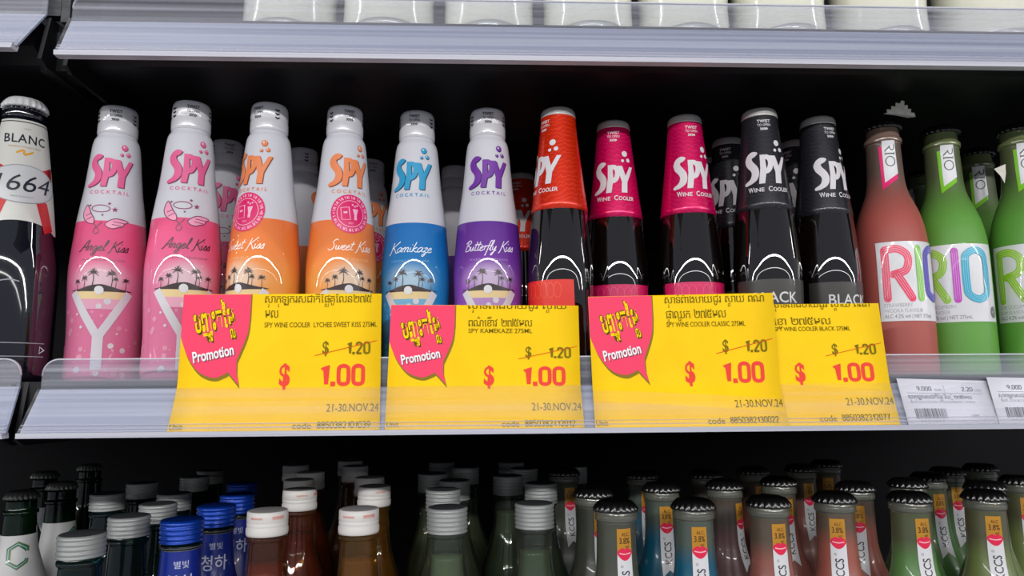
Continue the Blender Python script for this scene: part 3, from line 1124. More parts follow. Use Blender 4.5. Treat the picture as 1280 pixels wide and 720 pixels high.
a.stroke([(-0.022, 0.2030), (0.022, 0.2030)], 0.0007, BLACK_INK, 2, 0)
for sx in (-1, 1):
    a.poly([(sx * 0.010, 0.163), (sx * 0.0245, 0.1700), (sx * 0.0255, 0.1580), (sx * 0.012, 0.152)], rd, 2)
    a.poly([(sx * 0.0195, 0.1675), (sx * 0.0245, 0.1700), (sx * 0.0255, 0.1580), (sx * 0.0205, 0.1560)], rd2, 3)
    a.poly([(sx * 0.0085, 0.143), (sx * 0.020, 0.139), (sx * 0.0275, 0.1175), (sx * 0.0185, 0.1140)], rd, 2)
a.disc(0.0, 0.1515, 0.0270, ink(200, 202, 204), 4, 40, 0.0152)
a.stroke([(0.0270 * math.cos(k * math.pi / 20), 0.1515 + 0.0152 * math.sin(k * math.pi / 20)) for k in range(40)], 0.0007, ink(150, 152, 158), 5, 0, True)
nv = ink(28, 30, 48)
a.text('1664', 0.0, 0.1455, 0.0135, nv, 6, width=0.040, shear=0.25)
a.text('BLANC', 0.0, 0.1852, 0.0072, nv, 2, bold=0.012, spacing=1.1, width=0.031)
gd = ink(222, 160, 40)
a.stroke([(-0.006, 0.1765), (-0.001, 0.1790), (0.0, 0.1755), (0.006, 0.1785)], 0.0016, gd, 2, 5)
a.text('PREMIUM WHEAT BEER', 0.0, 0.1812, 0.0013, ink(190, 160, 100), 2, width=0.024)
a.text('1664', 0.001, 0.1965, 0.0014, ink(150, 140, 110), 2, spacing=1.4)
a.text('BIERE DE FRANCE', 0.0, 0.1405, 0.0012, ink(150, 150, 150), 6, width=0.016)
lb.art(a, wrap(RB_R, 0.0004))
lb.build('neck_label', rb, label='white paper label with red ribbons')
b2 = MB()
a = Art()
a.stroke([(-0.030, 0.029), (0.026, 0.029)], 0.0006, ink(150, 152, 160), 1, 0)
a.stroke([(-0.030, 0.019), (0.026, 0.019)], 0.0006, ink(150, 152, 160), 1, 0)
a.stroke([(-0.022, 0.060), (-0.016, 0.072), (-0.006, 0.076), (0.002, 0.075)], 0.0008, ink(150, 152, 160), 1, 5)
b2.art(a, wrap(RB_R, 0.0004))
b2.build('belly_print', rb)
b2 = MB()
a = Art()
a.stroke([(0.0215, 0.0265), (0.026, 0.024), (0.0215, 0.0215)], 0.0012, ink(200, 202, 206), 1, 0, True)
b2.art(a, wrap(RB_R, 0.0004))
b2.build('recycling_mark', rb)
crown(0.2255, 0.0167, mat('crown_white', (206, 206, 208), 0.3, coat=0.4), 0.0085).build('crown_cap', rb)

# ------------------------------------------------------------------ frosted fruit drinks with neon lettering
RIO_PROF = [(0.0, 0.028), (0.001, 0.0312), (0.005, 0.0322), (0.05, 0.0322), (0.09, 0.0321), (0.108, 0.0318), (0.1200, 0.0308), (0.1300, 0.0292), (0.1403, 0.0264), (0.1500, 0.0226), (0.1600, 0.0186), (0.1700, 0.0166), (0.185, 0.0158), (0.2035, 0.0152),
            (0.2048, 0.0165), (0.2085, 0.0168), (0.2098, 0.0155), (0.2190, 0.0140)]
RIO_F = fine(RIO_PROF, 3)
RIO_R = radius_fn(RIO_F)
RIO_H = 0.2255


def neon(a, pts, w, base, layer, sm=6, closed=False):
    base_m = ink(*base)
    lt = ink(*[int(v * 0.55 + 255 * 0.45) for v in base])
    a.stroke(pts, w, base_m, layer, sm, closed, round_ends=True)
    P = smooth(pts, sm, closed) if sm else [Vector(p) for p in pts]
    n = len(P)
    for q in (-0.27, 0.0, 0.27):
        out = []
        for i in range(n):
            p, r_ = P[i - 1 if (i or closed) else i], P[(i + 1) % n if (i < n - 1 or closed) else i]
            d = (r_ - p).normalized()
            out.append(P[i] + Vector((-d.y, d.x)) * w * q)
        a.stroke(out, w * 0.09, lt, layer + 1, 0, closed)


def make_rio(liquid, upper, R_, I_, O_, edge, lines, loc, label, group, turn, neck=0):
    root = thing('fruit_drink_bottle', loc, label, 'bottle', group, R(turn))
    key = '%d_%d_%d' % liquid
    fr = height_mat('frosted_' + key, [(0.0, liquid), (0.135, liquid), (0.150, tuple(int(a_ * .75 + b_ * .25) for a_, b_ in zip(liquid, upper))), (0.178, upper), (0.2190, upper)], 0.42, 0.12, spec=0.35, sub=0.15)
    ring_m = mat('glass_mouth_' + key, tuple(min(255, int(v * 1.25)) for v in upper), 0.12, coat=0.5)
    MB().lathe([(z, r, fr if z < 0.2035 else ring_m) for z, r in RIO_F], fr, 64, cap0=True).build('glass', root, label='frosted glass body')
    lb_ = MB()
    a = Art()
    wl = mat('label_white', (226, 226, 230), 0.3, coat=0.2)
    a.poly([(-0.037, 0.0455), (0.037, 0.0455), (0.037, 0.1125), (-0.037, 0.1125)], wl, 0)
    w = 0.0066
    neon(a, [(-0.030, 0.0645), (-0.030, 0.1055)], w, R_, 1, 0)
    neon(a, [(-0.030, 0.1055), (-0.020, 0.1062), (-0.0125, 0.1015), (-0.0112, 0.0945), (-0.0145, 0.0875), (-0.024, 0.0845)], w, R_, 3)
    neon(a, [(-0.0215, 0.0850), (-0.0100, 0.0645)], w, R_, 5, 0)
    neon(a, [(-0.0015, 0.0645), (-0.0015, 0.1065)], 0.0060, I_, 7, 0)
    neon(a, [(0.0065, 0.0955), (0.0080, 0.1030), (0.0160, 0.1068), (0.0240, 0.1030), (0.0256, 0.0955), (0.0256, 0.0765), (0.0240, 0.0685), (0.0160, 0.0645), (0.0080, 0.0685), (0.0065, 0.0765)], 0.0062, O_, 9, 6, True)
    gt = ink(172, 172, 176)
    for q, t in enumerate(lines):
        a.text(t, -0.0335, 0.0572 - q * 0.0046, 0.0031, gt if q < 2 else GREY_LETTER, 2, align='l', sx=0.85)
    a.disc(0.0318, 0.0535, 0.0042, ink(110, 116, 112), 2, 20, 0.0052)
    a.text('4.2%', 0.0318, 0.0528, 0.0018, wl, 3)
    lb_.art(a, wrap(RIO_R, 0.00035))
    lb_.build('label', root, label='white label with neon letters')
    nk = MB()
    a = Art()
    ed = ink(*edge, gloss=0.15)
    a.poly([(-0.0075, 0.2000), (0.0065, 0.2020), (0.0075, 0.1705), (-0.0068, 0.1605)], ed, 0)
    a.poly([(-0.0045, 0.2048), (0.0068, 0.2048), (0.0080, 0.1752), (-0.0042, 0.1670)], wl, 1)
    # tall serif letters reading downwards
    dkn = ink(52, 54, 56)
    x0 = 0.0018

    def tr(pts, z):
        return [(x0 + p[1], z - p[0]) for p in pts]
    a.stroke(tr([(0, -0.0040), (0, 0.0040)], 0.2015), 0.0011, dkn, 2, 0)
    a.stroke(tr([(-0.0012, -0.0040), (0.0012, -0.0040)], 0.2015), 0.0005, dkn, 2, 0)
    a.stroke(tr([(-0.0012, 0.0040), (0.0025, 0.0040), (0.0047, 0.0030), (0.0045, 0.0008), (0.0020, 0.0), (0.0, 0.0)], 0.2015), 0.0009, dkn, 2, 5)
    a.stroke(tr([(0.0020, 0.0), (0.0060, -0.0042)], 0.2015), 0.0012, dkn, 2, 0)
    a.stroke(tr([(0, -0.0040), (0, 0.0040)], 0.1932), 0.0012, dkn, 2, 0)
    for q in (-0.0040, 0.0040):
        a.stroke(tr([(-0.0013, q), (0.0013, q)], 0.1932), 0.0005, dkn, 2, 0)
    a.stroke([(x0 + 0.0039 * math.sin(k * math.pi / 8), 0.1862 + 0.0043 * math.cos(k * math.pi / 8)) for k in range(16)], 0.0009, dkn, 2, 3, True)
    nk.art(a, wrap(RIO_R, 0.00035, R(neck)))
    nk.build('neck_label', root, label='small slanted neck label')
    crown(RIO_H, 0.0170, CROWN_BLACK, 0.0075).build('crown_cap', root, label='black crown cap')
    return root


def on_midr(px, py):
    x, y = stand(px, py, Z1 + RIO_H)
    return clear_spot(x, y, Z1, 0.0290) + (e(Z1),)


G_RI = 'frosted fruit drinks on the middle shelf'
LIME = ['LIME CUCUMBER+', 'RUM FLAVOUR', 'ALC 4.2% vol | NET 275mL']
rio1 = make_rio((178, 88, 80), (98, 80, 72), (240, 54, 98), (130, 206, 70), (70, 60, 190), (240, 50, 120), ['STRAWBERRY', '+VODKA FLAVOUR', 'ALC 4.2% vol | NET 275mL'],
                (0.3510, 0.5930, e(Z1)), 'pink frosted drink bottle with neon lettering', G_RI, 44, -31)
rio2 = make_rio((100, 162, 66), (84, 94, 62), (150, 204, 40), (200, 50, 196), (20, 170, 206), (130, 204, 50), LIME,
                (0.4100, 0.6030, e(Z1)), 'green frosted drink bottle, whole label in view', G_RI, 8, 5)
rio3 = clone(rio2, (0.4750, 0.5960, e(Z1)), R(8), 'green frosted drink bottle with a paper scrap on its shoulder', G_RI)
clone(rio2, on_midr(1218, 181), R(-4), 'green drink bottle in the second row, between the two front green ones', 'frosted drinks in the back rows')
clone(rio2, on_midr(1149, 210), R(-60), 'green drink bottle in the third row, dim between pink and green bottles', 'frosted drinks in the back rows')


def scrap(name, pts, y, bend, label, rgb=(216, 212, 200)):
    """torn bit of paper, slightly curled, real thickness"""
    P = [at(p[0], p[1], y) for p in pts]
    c = sum(P, Vector()) / len(P)
    m = noise_tint(mat('torn_paper', rgb, 0.7), (206, 202, 188), (226, 222, 212), 300)
    f = [(p.x - c.x, bend * ((p.x - c.x) / 0.01) ** 2, p.z - c.z) for p in P]
    mb = MB()
    t = tessellate_polygon([[Vector((q[0], q[2], 0)) for q in f]])
    va = [mb.bm.verts.new(q) for q in f]
    vb = [mb.bm.verts.new((q[0], q[1] + 0.0003, q[2])) for q in f]
    mm = mb.mi(m)
    for tri in t:
        mb.bm.faces.new([va[i] for i in tri])
        mb.bm.faces.new([vb[i] for i in reversed(tri)])
    for i in range(len(f)):
        j = (i + 1) % len(f)
        mb.bm.faces.new((va[i], va[j], vb[j], vb[i]))
    o = mb.build(name, None, label=label, cat='paper')
    o.location = (c.x, c.y, e(c.z))
    return o


zig = [(1106, 141)]
for k in range(1, 8):
    q = k / 8
    zig.append((1106 + 20 * q + (1.2 if k % 2 else -1.2), 141 - 15 * q + (1.5 if k % 2 else -1.5)))
zig.append((1127, 125.5))
for k in range(1, 8):
    q = k / 8
    zig.append((1127 + 18 * q + (1.4 if k % 2 else -1.0), 125.5 + 18 * q + (-1.2 if k % 2 else 1.2)))
zig += [(1146, 145), (1136, 147), (1120, 144)]
scrap('paper_scrap', zig, 0.574, 0.001, 'torn zigzag-edged paper scrap on the black cap of the pink drink')
scrap('paper_scrap', [(1243, 211), (1250, 208), (1257, 205), (1257.5, 216), (1256, 229), (1251, 220)], 0.574, 0.0008, 'small white paper scrap on the shoulder of a green drink')

# ------------------------------------------------------------------ yellow offer tickets and white price labels in the rail
YELLOW = noise_tint(mat('ticket_yellow', (255, 206, 0), 0.6, spec=0.2), (252, 202, 0), (255, 210, 4), 40)
def matte(*rgb):
    return mat('print_%d_%d_%d' % rgb, rgb, 0.75, spec=0.15)


OLIVE = matte(112, 98, 14)
RED = matte(238, 74, 62)
TW, TH, TFOLD = 0.148, 0.102, 0.0358


def ticket_surface(c, off_y):
    """c: bottom-left, bottom-right, fold-left, fold-right, top-left, top-right pixels"""
    bl, br = at(*c[0], YB + 0.0006 + off_y), at(*c[1], YB + 0.0006 + off_y)
    fl, fr_ = at(*c[2], YF + off_y), at(*c[3], YF + off_y)
    tl, tr_ = at(*c[4], YF + 0.0062 + off_y), at(*c[5], YF + 0.0062 + off_y)

    def fn(u, v, off):
        s, t = u / TW, v
        A, B_, C = bl.lerp(br, s), fl.lerp(fr_, s), tl.lerp(tr_, s)
        if t < TFOLD - 0.006:
            p = A.lerp(B_, t / TFOLD)
        elif t > TFOLD + 0.006:
            p = B_.lerp(C, (t - TFOLD) / (TH - TFOLD))
        else:
            q = (t - TFOLD + 0.006) / 0.012
            p1, p2 = A.lerp(B_, (TFOLD - 0.006) / TFOLD), B_.lerp(C, 0.006 / (TH - TFOLD))
            p = p1.lerp(B_, q).lerp(B_.lerp(p2, q), q)
        return Vector((p.x, p.y - off, e(p.z)))
    return fn


def sheet(fn, w, h, m, th=0.00025, nu=6, nv=51):
    mb = MB()
    G = [[[mb.bm.verts.new(fn(w * i / nu, h * j / nv, -k * th)) for j in range(nv + 1)] for i in range(nu + 1)] for k in (0, 1)]
    mi = mb.mi(m)
    for k in (0, 1):
        for i in range(nu):
            for j in range(nv):
                f = mb.bm.faces.new((G[k][i][j], G[k][i + 1][j], G[k][i + 1][j + 1], G[k][i][j + 1]))
                f.smooth = True
    for i in range(nu):
        mb.bm.faces.new((G[0][i][0], G[1][i][0], G[1][i + 1][0], G[0][i + 1][0]))
        mb.bm.faces.new((G[0][i][nv], G[0][i + 1][nv], G[1][i + 1][nv], G[1][i][nv]))
    for j in range(nv):
        mb.bm.faces.new((G[0][0][j], G[0][0][j + 1], G[1][0][j + 1], G[1][0][j]))
        mb.bm.faces.new((G[0][nu][j], G[1][nu][j], G[1][nu][j + 1], G[0][nu][j + 1]))
    return mb


def make_ticket(corners, off_y, line1, y1, line2, y2, latin, yl, code, label, wl, price_dx=0.0, badge=True, cut=0.0):
    fn = ticket_surface(corners, off_y)
    mb = sheet(fn, TW, TH, YELLOW)
    k = 0.001
    a = Art()
    if badge:
        sh = [(0, 102.5), (50, 102.5), (50, 82), (47.5, 68), (42, 55), (41.5, 46), (44, 36.5), (36.5, 45.5), (25, 42), (14, 46.5), (5.5, 57), (0, 70)]

        def rounded(dx, dy):
            P = [(0, 110), (50.2, 110), (50.2, 88)] + [tuple(p) for p in smooth([(50.2, 86), (48.6, 72), (42, 54.5)], 5)] + [(42.2, 46), (44.5, 36.5), (36, 46)] + \
                [tuple(p) for p in smooth([(34.5, 44.8), (26, 42), (15, 46), (6, 57), (0, 71)], 5)]
            return [((max(0.05, p[0] + dx)) * k, (p[1] + dy) * k) for p in P]
        a.poly(rounded(0.9, -2.6), matte(138, 118, 40), 1)
        a.poly(rounded(0, 0), mat('badge_pink', (244, 52, 98), 0.45, spec=0.3), 2)
        promo = 'បញ្ចុះតម្លៃ'
        for (dx, dy, mm, lay, sc) in ((0.9, -1.1, matte(106, 92, 20), 3, 1.0), (0.5, -0.6, matte(106, 92, 20), 3, 1.0), (-0.4, 0.3, matte(106, 92, 20), 3, 1.0), (0, 0, matte(252, 214, 10), 5, 1.0)):
            V, Fc = khmer(promo, 0.022 if lay == 5 else 0.04)
            for e_ in ((0, 0),):
                a.place(V, Fc, (25 + dx + e_[0]) * k, (76.5 + dy + e_[1]) * k, 13 * k, mm, lay + (0.2 if e_ != (0, 0) else 0), em=0.6, width=29.5 * k, rot=11)
        for (dx, dy, mm, lay) in ((0.7, -0.7, matte(120, 74, 90), 3), (0, 0, matte(246, 244, 246), 5)):
            a.text('Promotion', (25.2 + dx) * k, (55.5 + dy) * k, 7.6 * k, mm, lay, bold=0.022, width=30 * k, rot=11)
    a.khmer(line1, 60.5 * k, y1 * k, 5.0 * k, OLIVE, 2, align='l', width=wl[0] * k)
    a.khmer(line2, 61 * k, y2 * k, 5.6 * k, OLIVE, 2, align='l', width=wl[1] * k)
    a.text(latin, 61 * k, yl * k, 3.7 * k, OLIVE, 2, align='l', width=wl[2] * k, bold=0.008)
    a.text('$', (107 + price_dx) * k, 58.3 * k, 9.0 * k, matte(128, 112, 20), 2, bold=0.02, sx=0.75)
    digits(a, '1.20', (122 + price_dx) * k, 57.6 * k, 9.4 * k, 18.5 * k, 1.55 * k, matte(128, 112, 20))
    a.stroke([((99 + price_dx) * k, 57 * k), (min(146, 145 + price_dx) * k, 67.5 * k)], 0.00055, matte(214, 84, 30), 4, 0)
    a.text('$', 77.5 * k, 36.2 * k, 15.0 * k, RED, 2, bold=0.03, sx=0.72)
    digits(a, '1.00', 102 * k, 35.0 * k, 16.0 * k, 35.0 * k, 2.9 * k, RED)
    d = matte(120, 104, 18)
    a.text('21-30.NOV.24', 109.5 * k, 16.5 * k, 5.8 * k, d, 2, align='l', width=37.5 * k)
    a.text('code', 86.5 * k, 4.6 * k, 4.6 * k, d, 2, align='l', width=13 * k)
    digits(a, code, 103.5 * k, 4.6 * k, 5.0 * k, 38 * k, 0.62 * k, d)
    a.text('Unit', 1.0 * k, 4.8 * k, 4.2 * k, d, 2, align='l', width=9.0 * k)
    mb.art(a, lambda u, v, off: fn(u, v, off + 0.00008), 0.0246667, 0.002, clip=[((0, TH - 0.0002, 0), (0, 1, 0)), ((TW - 0.0001, 0, 0), (1, 0, 0))])
    return mb.build('offer_ticket', None, recalc=False, label=label, cat='price tag', group='yellow offer tickets')


def digit_paths(c):
    def oval(x0, x1, y0, y1, r=0.30):
        return [(x0, y0 + r), (x0 + 0.08, y0 + 0.08), ((x0 + x1) / 2, y0), (x1 - 0.08, y0 + 0.08), (x1, y0 + r), (x1, y1 - r), (x1 - 0.08, y1 - 0.08), ((x0 + x1) / 2, y1), (x0 + 0.08, y1 - 0.08), (x0, y1 - r)]
    return {
        '0': [(oval(0, 1, 0, 1), 1, 3)],
        '1': [([(0.12, 0.80), (0.60, 1.0), (0.60, 0.0)], 0, 0)],
        '2': [([(0.02, 0.76), (0.10, 0.93), (0.5, 1.0), (0.93, 0.88), (0.95, 0.66), (0.02, 0.0)], 0, 3), ([(0.0, 0.0), (1.0, 0.0)], 0, 0)],
        '3': [([(0.03, 0.82), (0.2, 0.97), (0.6, 1.0), (0.95, 0.82), (0.85, 0.60), (0.45, 0.53), (0.9, 0.45), (1.0, 0.22), (0.75, 0.02), (0.3, 0.0), (0.0, 0.17)], 0, 3)],
        '4': [([(0.72, 0.0), (0.72, 1.0), (0.0, 0.26), (1.0, 0.26)], 0, 0)],
        '5': [([(0.9, 1.0), (0.12, 1.0), (0.05, 0.52), (0.5, 0.62), (0.95, 0.48), (0.97, 0.16), (0.55, 0.0), (0.0, 0.12)], 0, 2)],
        '7': [([(0.0, 1.0), (1.0, 1.0), (0.35, 0.0)], 0, 0)],
        '8': [(oval(0.06, 0.94, 0.53, 1.0, 0.16), 1, 3), (oval(0, 1, 0, 0.53, 0.18), 1, 3)],
        '9': [(oval(0, 1, 0.42, 1.0, 0.2), 1, 3), ([(1.0, 0.66), (0.9, 0.35), (0.4, 0.0)], 0, 3)],
        '6': [(oval(0, 1, 0, 0.58, 0.2), 1, 3), ([(0.0, 0.34), (0.1, 0.65), (0.6, 1.0)], 0, 3)],
    }.get(c, [])


def digits(a, s, x, y, h, width, w, m, layer=2):
    """narrow poster numerals drawn as strokes"""
    adv = {'.': 0.42, '1': 0.80, ',': 0.42}
    tot = sum(adv.get(c, 1.0) for c in s)
    k = width / tot
    dw = k * 0.66
    pen = 0.0
    for c in s:
        A = adv.get(c, 1.0) * k
        if c in '.,':
            a.poly([(x + pen + A / 2 - w * .6, y), (x + pen + A / 2 + w * .6, y), (x + pen + A / 2 + w * .6, y + w * 1.2), (x + pen + A / 2 - w * .6, y + w * 1.2)], m, layer)
        for pts, closed, sm in digit_paths(c):
            ox = (A - dw) / 2 if c != '1' else (A - dw * 0.72) / 2
            a.stroke([(x + pen + ox + p[0] * dw, y + w / 2 + p[1] * (h - w)) for p in pts], w, m, layer, sm, bool(closed))
        pen += A


make_ticket([(207, 546.5), (474.5, 543), (221.5, 484), (475.5, 481), (230, 368), (477, 367)], 0.0,
            'ស្រាក្រឡុករសជាតិផ្លែគូលែន២៧៥', 95.5, 'មល', 84.5, 'SPY WINE COOLER  LYCHEE SWEET KISS 275ML', 77.5, '8850382101039',
            'yellow offer ticket leftmost in the rail, in front of pink and orange bottles', (80, 10, 84))
make_ticket([(480.5, 542.5), (731.5, 541), (484, 481.5), (725.5, 481), (489, 381), (723, 382)], 0.0,
            'ស្រាទំពាំងបាយជូរ ស្ពាយ', 99.0, 'ពណ៌ខៀវ ២៧៥មល', 84.0, 'SPY KAMEKAZE 275ML', 78.6, '8850382412012',
            'yellow offer ticket in front of the blue and purple bottles', (78, 50, 50), 1.0)
make_ticket([(744.5, 541), (987, 536), (740.5, 480), (974, 477), (735, 371), (966, 366)], -0.0011,
            'ស្រាទំពាំងបាយជូរ ស្ពាយ ពណ៌', 95.5, 'ផ្កាឈូក ២៧៥មល', 84.0, 'SPY WINE COOLER CLASSIC 275ML', 77.5, '8850382130022',
            'yellow offer ticket with pink badge in front of the magenta-foil bottles', (80, 48, 63))
make_ticket([(886, 537), (1126.5, 532.5), (879, 479), (1111.5, 475), (870, 381.5), (1098, 379)], 0.0,
            'ស្រាទំពាំងបាយជូរ ស្ពាយ ពណ៌', 99.0, 'ខ្មៅ ២៧៥មល', 84.0, 'SPY WINE COOLER BLACK 275ML', 78.6, '8850382312077',
            'yellow offer ticket half covered by its neighbour, in front of the black-foil bottles', (80, 46, 61), 0.5)


def make_price_label(c, label, dy):
    """c: bottom-left, bottom-right, top-left, top-right pixels"""
    W_, H_ = 0.066, 0.034
    zt = YF - 0.0006
    bl, br = at(*c[0], YB + 0.0008 + dy), at(*c[1], YB + 0.0008 + dy)
    tl, tr_ = at(*c[2], YF + dy), at(*c[3], YF + dy)

    def fn(u, v, off):
        p = bl.lerp(br, u / W_).lerp(tl.lerp(tr_, u / W_), v / H_)
        return Vector((p.x, p.y - off, e(p.z)))
    mb = sheet(fn, W_, H_, mat('label_paper', (224, 224, 234), 0.5), 0.0002, 3, 4)
    g = ink(120, 122, 134)
    lg = ink(168, 170, 180)
    k = 0.001
    a = Art()
    digits(a, '9,000', 12.5 * k, 25.2 * k, 3.4 * k, 11 * k, 0.5 * k, g)
    a.text('KHR', 25.5 * k, 25.2 * k, 1.9 * k, lg, 2, align='l')
    digits(a, '2.20', 45 * k, 25.2 * k, 3.4 * k, 8.5 * k, 0.5 * k, g)
    a.text('USD', 54.5 * k, 25.2 * k, 1.9 * k, lg, 2, align='l')
    a.stroke([(5 * k, 23.6 * k), (60 * k, 23.6 * k)], 0.0003, lg, 2, 0)
    a.stroke([(32.5 * k, 23.8 * k), (32.5 * k, 29.5 * k)], 0.0003, lg, 2, 0)
    a.khmer('ស្រាក្រឡុករសជាតិផ្លែ រីយ៉ូ ២៧៥មល', 5 * k, 19.5 * k, 2.4 * k, g, 2, align='l', width=46 * k)
    a.text('RIO COCKTAIL STRAWBERRY 275ML', 6 * k, 16.2 * k, 1.7 * k, lg, 2, align='l', width=47 * k)
    rng = random.Random(7)
    x = 7.0
    while x < 30:
        w_ = rng.choice((0.35, 0.35, 0.7, 1.0))
        a.poly([(x * k, 5.2 * k), ((x + w_) * k, 5.2 * k), ((x + w_) * k, 12.4 * k), (x * k, 12.4 * k)], g, 2)
        x += w_ + rng.choice((0.35, 0.4, 0.7))
    digits(a, '8850382', 9 * k, 2.8 * k, 1.5 * k, 18 * k, 0.2 * k, lg)
    digits(a, '4200', 47 * k, 5.6 * k, 2.2 * k, 5.5 * k, 0.3 * k, lg)
    mb.art(a, lambda u, v, off: fn(u, v, off + 0.00008), 0.05, 0.05)
    return mb.build('price_label', None, recalc=False, label=label, cat='price tag', group='white price labels')


make_price_label([(1136.5, 533), (1251, 530.5), (1120.5, 473), (1233.5, 476)], 'white price label next to the yellow tickets', 0.0)
make_price_label([(1250, 531.5), (1364, 529), (1233, 471.5), (1346, 473)], 'white price label cut off by the right edge of the picture', -0.0005)

# ------------------------------------------------------------------ cream bottles on the upper shelf
CREAM = height_mat('cream_plastic', [(0.0, (226, 222, 196)), (0.03, (232, 232, 216)), (0.27, (236, 236, 224))], 0.15, 0.6, sub=0.2)
CB_PROF = [(0.0, 0.030), (0.0015, 0.0345), (0.006, 0.0378), (0.016, 0.0392), (0.04, 0.0385), (0.06, 0.0392), (0.12, 0.0392), (0.15, 0.038), (0.18, 0.032), (0.20, 0.023), (0.215, 0.0165), (0.232, 0.0160)]
CB_F = fine(CB_PROF, 4)
cream0 = None
xs = [(364, 0.578), (487, 0.576), (611, 0.577), (734, 0.576), (853, 0.577), (971, 0.576), (1096, 0.577), (1227, 0.578)]
nth = ['first', 'second', 'third', 'fourth', 'fifth', 'sixth', 'seventh', 'eighth', 'ninth', 'tenth']
for i, (px, Y) in enumerate(xs):
    p = at(px, 10, Y)
    lab = '%s cream bottle from the left on the upper shelf' % nth[i]
    if i == 0:
        lab = 'first cream bottle on the upper shelf, beside the empty space'
        cream0 = thing('milky_bottle', (p.x, Y, e(Z2)), lab, 'bottle', 'cream bottles on the upper shelf')
        MB().lathe(CB_F, CREAM, 64, lambda t, z: 1.0 + 0.006 * math.cos(5 * t) * max(0.0, 1 - abs(z - 0.008) / 0.02), cap0=True).build('body', cream0)
        screw_cap(0.252, 0.0185, 0.022, mat('milky_cap', (226, 226, 226), 0.35), 7).build('cap', cream0)
    else:
        clone(cream0, (p.x, Y, e(Z2)), R(37 * i), lab)

# ------------------------------------------------------------------ lower shelf
def glass_mod(a, z):
    return 1.0 + 0.006 * math.cos(18 * a)


G_CLEAR = clear_mat('clear_bottle_glass', (196, 204, 194), (200, 210, 196), 0.03, 0.03)
G_AMBER_REFR = clear_mat('amber_refraction_glass', (196, 160, 136), (176, 104, 70), 0.09, 0.03)  # clear glass; amber tint and veil stand in for light refracted by the liquid
G_GOLD_REFR = clear_mat('golden_refraction_glass', (200, 180, 130), (176, 130, 50), 0.10, 0.03)  # golden cast painted into clear glass, as if refracted from the yellow drink
G_TEAL = clear_mat('teal_bottle_glass', (64, 104, 102), (60, 100, 100), 0.06, 0.03)
G_GREEN = clear_mat('green_bottle_glass', (10, 70, 34), (10, 80, 40), 0.10, 0.03)
CAP_SILVER = mat('ribbed_silver_cap', (160, 163, 162), 0.36, metal=0.3)
CAP_BLUE = mat('ribbed_blue_cap', (14, 66, 176), 0.28, metal=0.45, coat=0.4)
CAP_SOFT = mat('white_ribbed_cap', (222, 218, 214), 0.4)
PINKISH = ink(226, 128, 110)


def low(px, py, top):
    x, y = stand(px, py, top)
    return clear_spot(x, y, Z0, 0.0296) + (e(Z0),)


SO_NECK = [(0.0, 0.026), (0.001, 0.0284), (0.005, 0.0290), (0.10, 0.0294), (0.125, 0.0292), (0.145, 0.0268), (0.160, 0.0220), (0.175, 0.0175), (0.188, 0.0149), (0.205, 0.0140), (0.213, 0.0137)]


def make_spirit(name, H, glass, cap_fn, liquid_rgb, fill, loc, label, group, flute=True, extra=None):
    root = thing(name, loc, label, 'bottle', group)
    k = H / 0.2353
    prof = fine([(z * k, r) for z, r in SO_NECK] + [((0.2135) * k, 0.0150), (0.2165 * k, 0.0150), (0.2175 * k, 0.0132), (0.226 * k, 0.0130)], 3)
    MB().lathe(prof, glass, 56, (lambda a_, z: 1.0 + 0.014 * math.cos(16 * a_) * max(0.0, min(1.0, (0.200 * k - z) / 0.02, (z - 0.11) / 0.02))) if flute else None, cap0=True).build('glass', root)
    if liquid_rgb:
        lp = [(z, r - 0.0022) for z, r in fine([(q[0] * k, q[1]) for q in SO_NECK], 2) if z < fill * k]
        rr = lp[-1][1]
        lm = clear_mat('liquid_%d_%d_%d' % liquid_rgb, liquid_rgb, liquid_rgb, 0.38, 0.05)
        MB().lathe([(0.002, 0.024)] + lp[3:] + [(fill * k, rr), (fill * k + 0.0001, 0.0005)], lm, 40, cap0=True, cap1=True).build('liquid', root)
    cap_fn(H).build('cap', root)
    if extra:
        extra(root, k, radius_fn(prof))
    return root


def white_cap(H):
    mb = MB()
    R0 = 0.0152
    mb.lathe([(H - 0.01809, R0 * 0.90), (H - 0.01786, R0 * 1.0), (H - 0.01617, R0 * 1.02), (H - 0.01309, R0 * 1.02), (H - 0.01193, R0 * 0.985), (H - 0.01140, R0 * 0.97), (H - 0.01078, R0 * 0.99), (H - 0.00924, R0 * 1.0),
              (H - 0.00870, R0 * 0.975), (H - 0.00816, R0 * 0.975), (H - 0.00755, R0 * 1.0), (H - 0.00115, R0 * 0.985), (H - 0.00023, R0 * 0.94)], CAP_SOFT, 56)
    mb.lathe([(H - 0.00023, R0 * 0.94), (H, R0 * 0.88), (H, 0.0003)], mat('white_cap_top', (176, 172, 172), 0.5), 56, cap1=True)
    a = Art()
    for k in range(9):
        u = 0.003 + k * 0.0011
        a.stroke([(u, H - 0.00370), (u + 0.0008, H - 0.00323), (u + 0.0009, H - 0.00493), (u + 0.0002, H - 0.00539)], 0.0004, PINKISH, 1, 0)
        a.stroke([(u - 0.016, H - 0.00370), (u - 0.0155, H - 0.00508)], 0.0005, PINKISH, 1, 0)
    mb.art(a, wrap(radius_fn([(H - 0.00755, R0 * 1.0), (H - 0.00115, R0 * 0.985)]), 0.0002))
    return mb


def silver_cap(H):
    return screw_cap(H, 0.0157, 0.0185, CAP_SILVER, 5, mat('silver_cap_top', (96, 100, 104), 0.4, metal=0.5))


def short_cap(H):
    return screw_cap(H, 0.0158, 0.0155, CAP_SILVER, 4, mat('silver_cap_top', (96, 100, 104), 0.4, metal=0.5))


def blue_cap(H):
    return screw_cap(H, 0.0158, 0.0165, CAP_BLUE, 4)


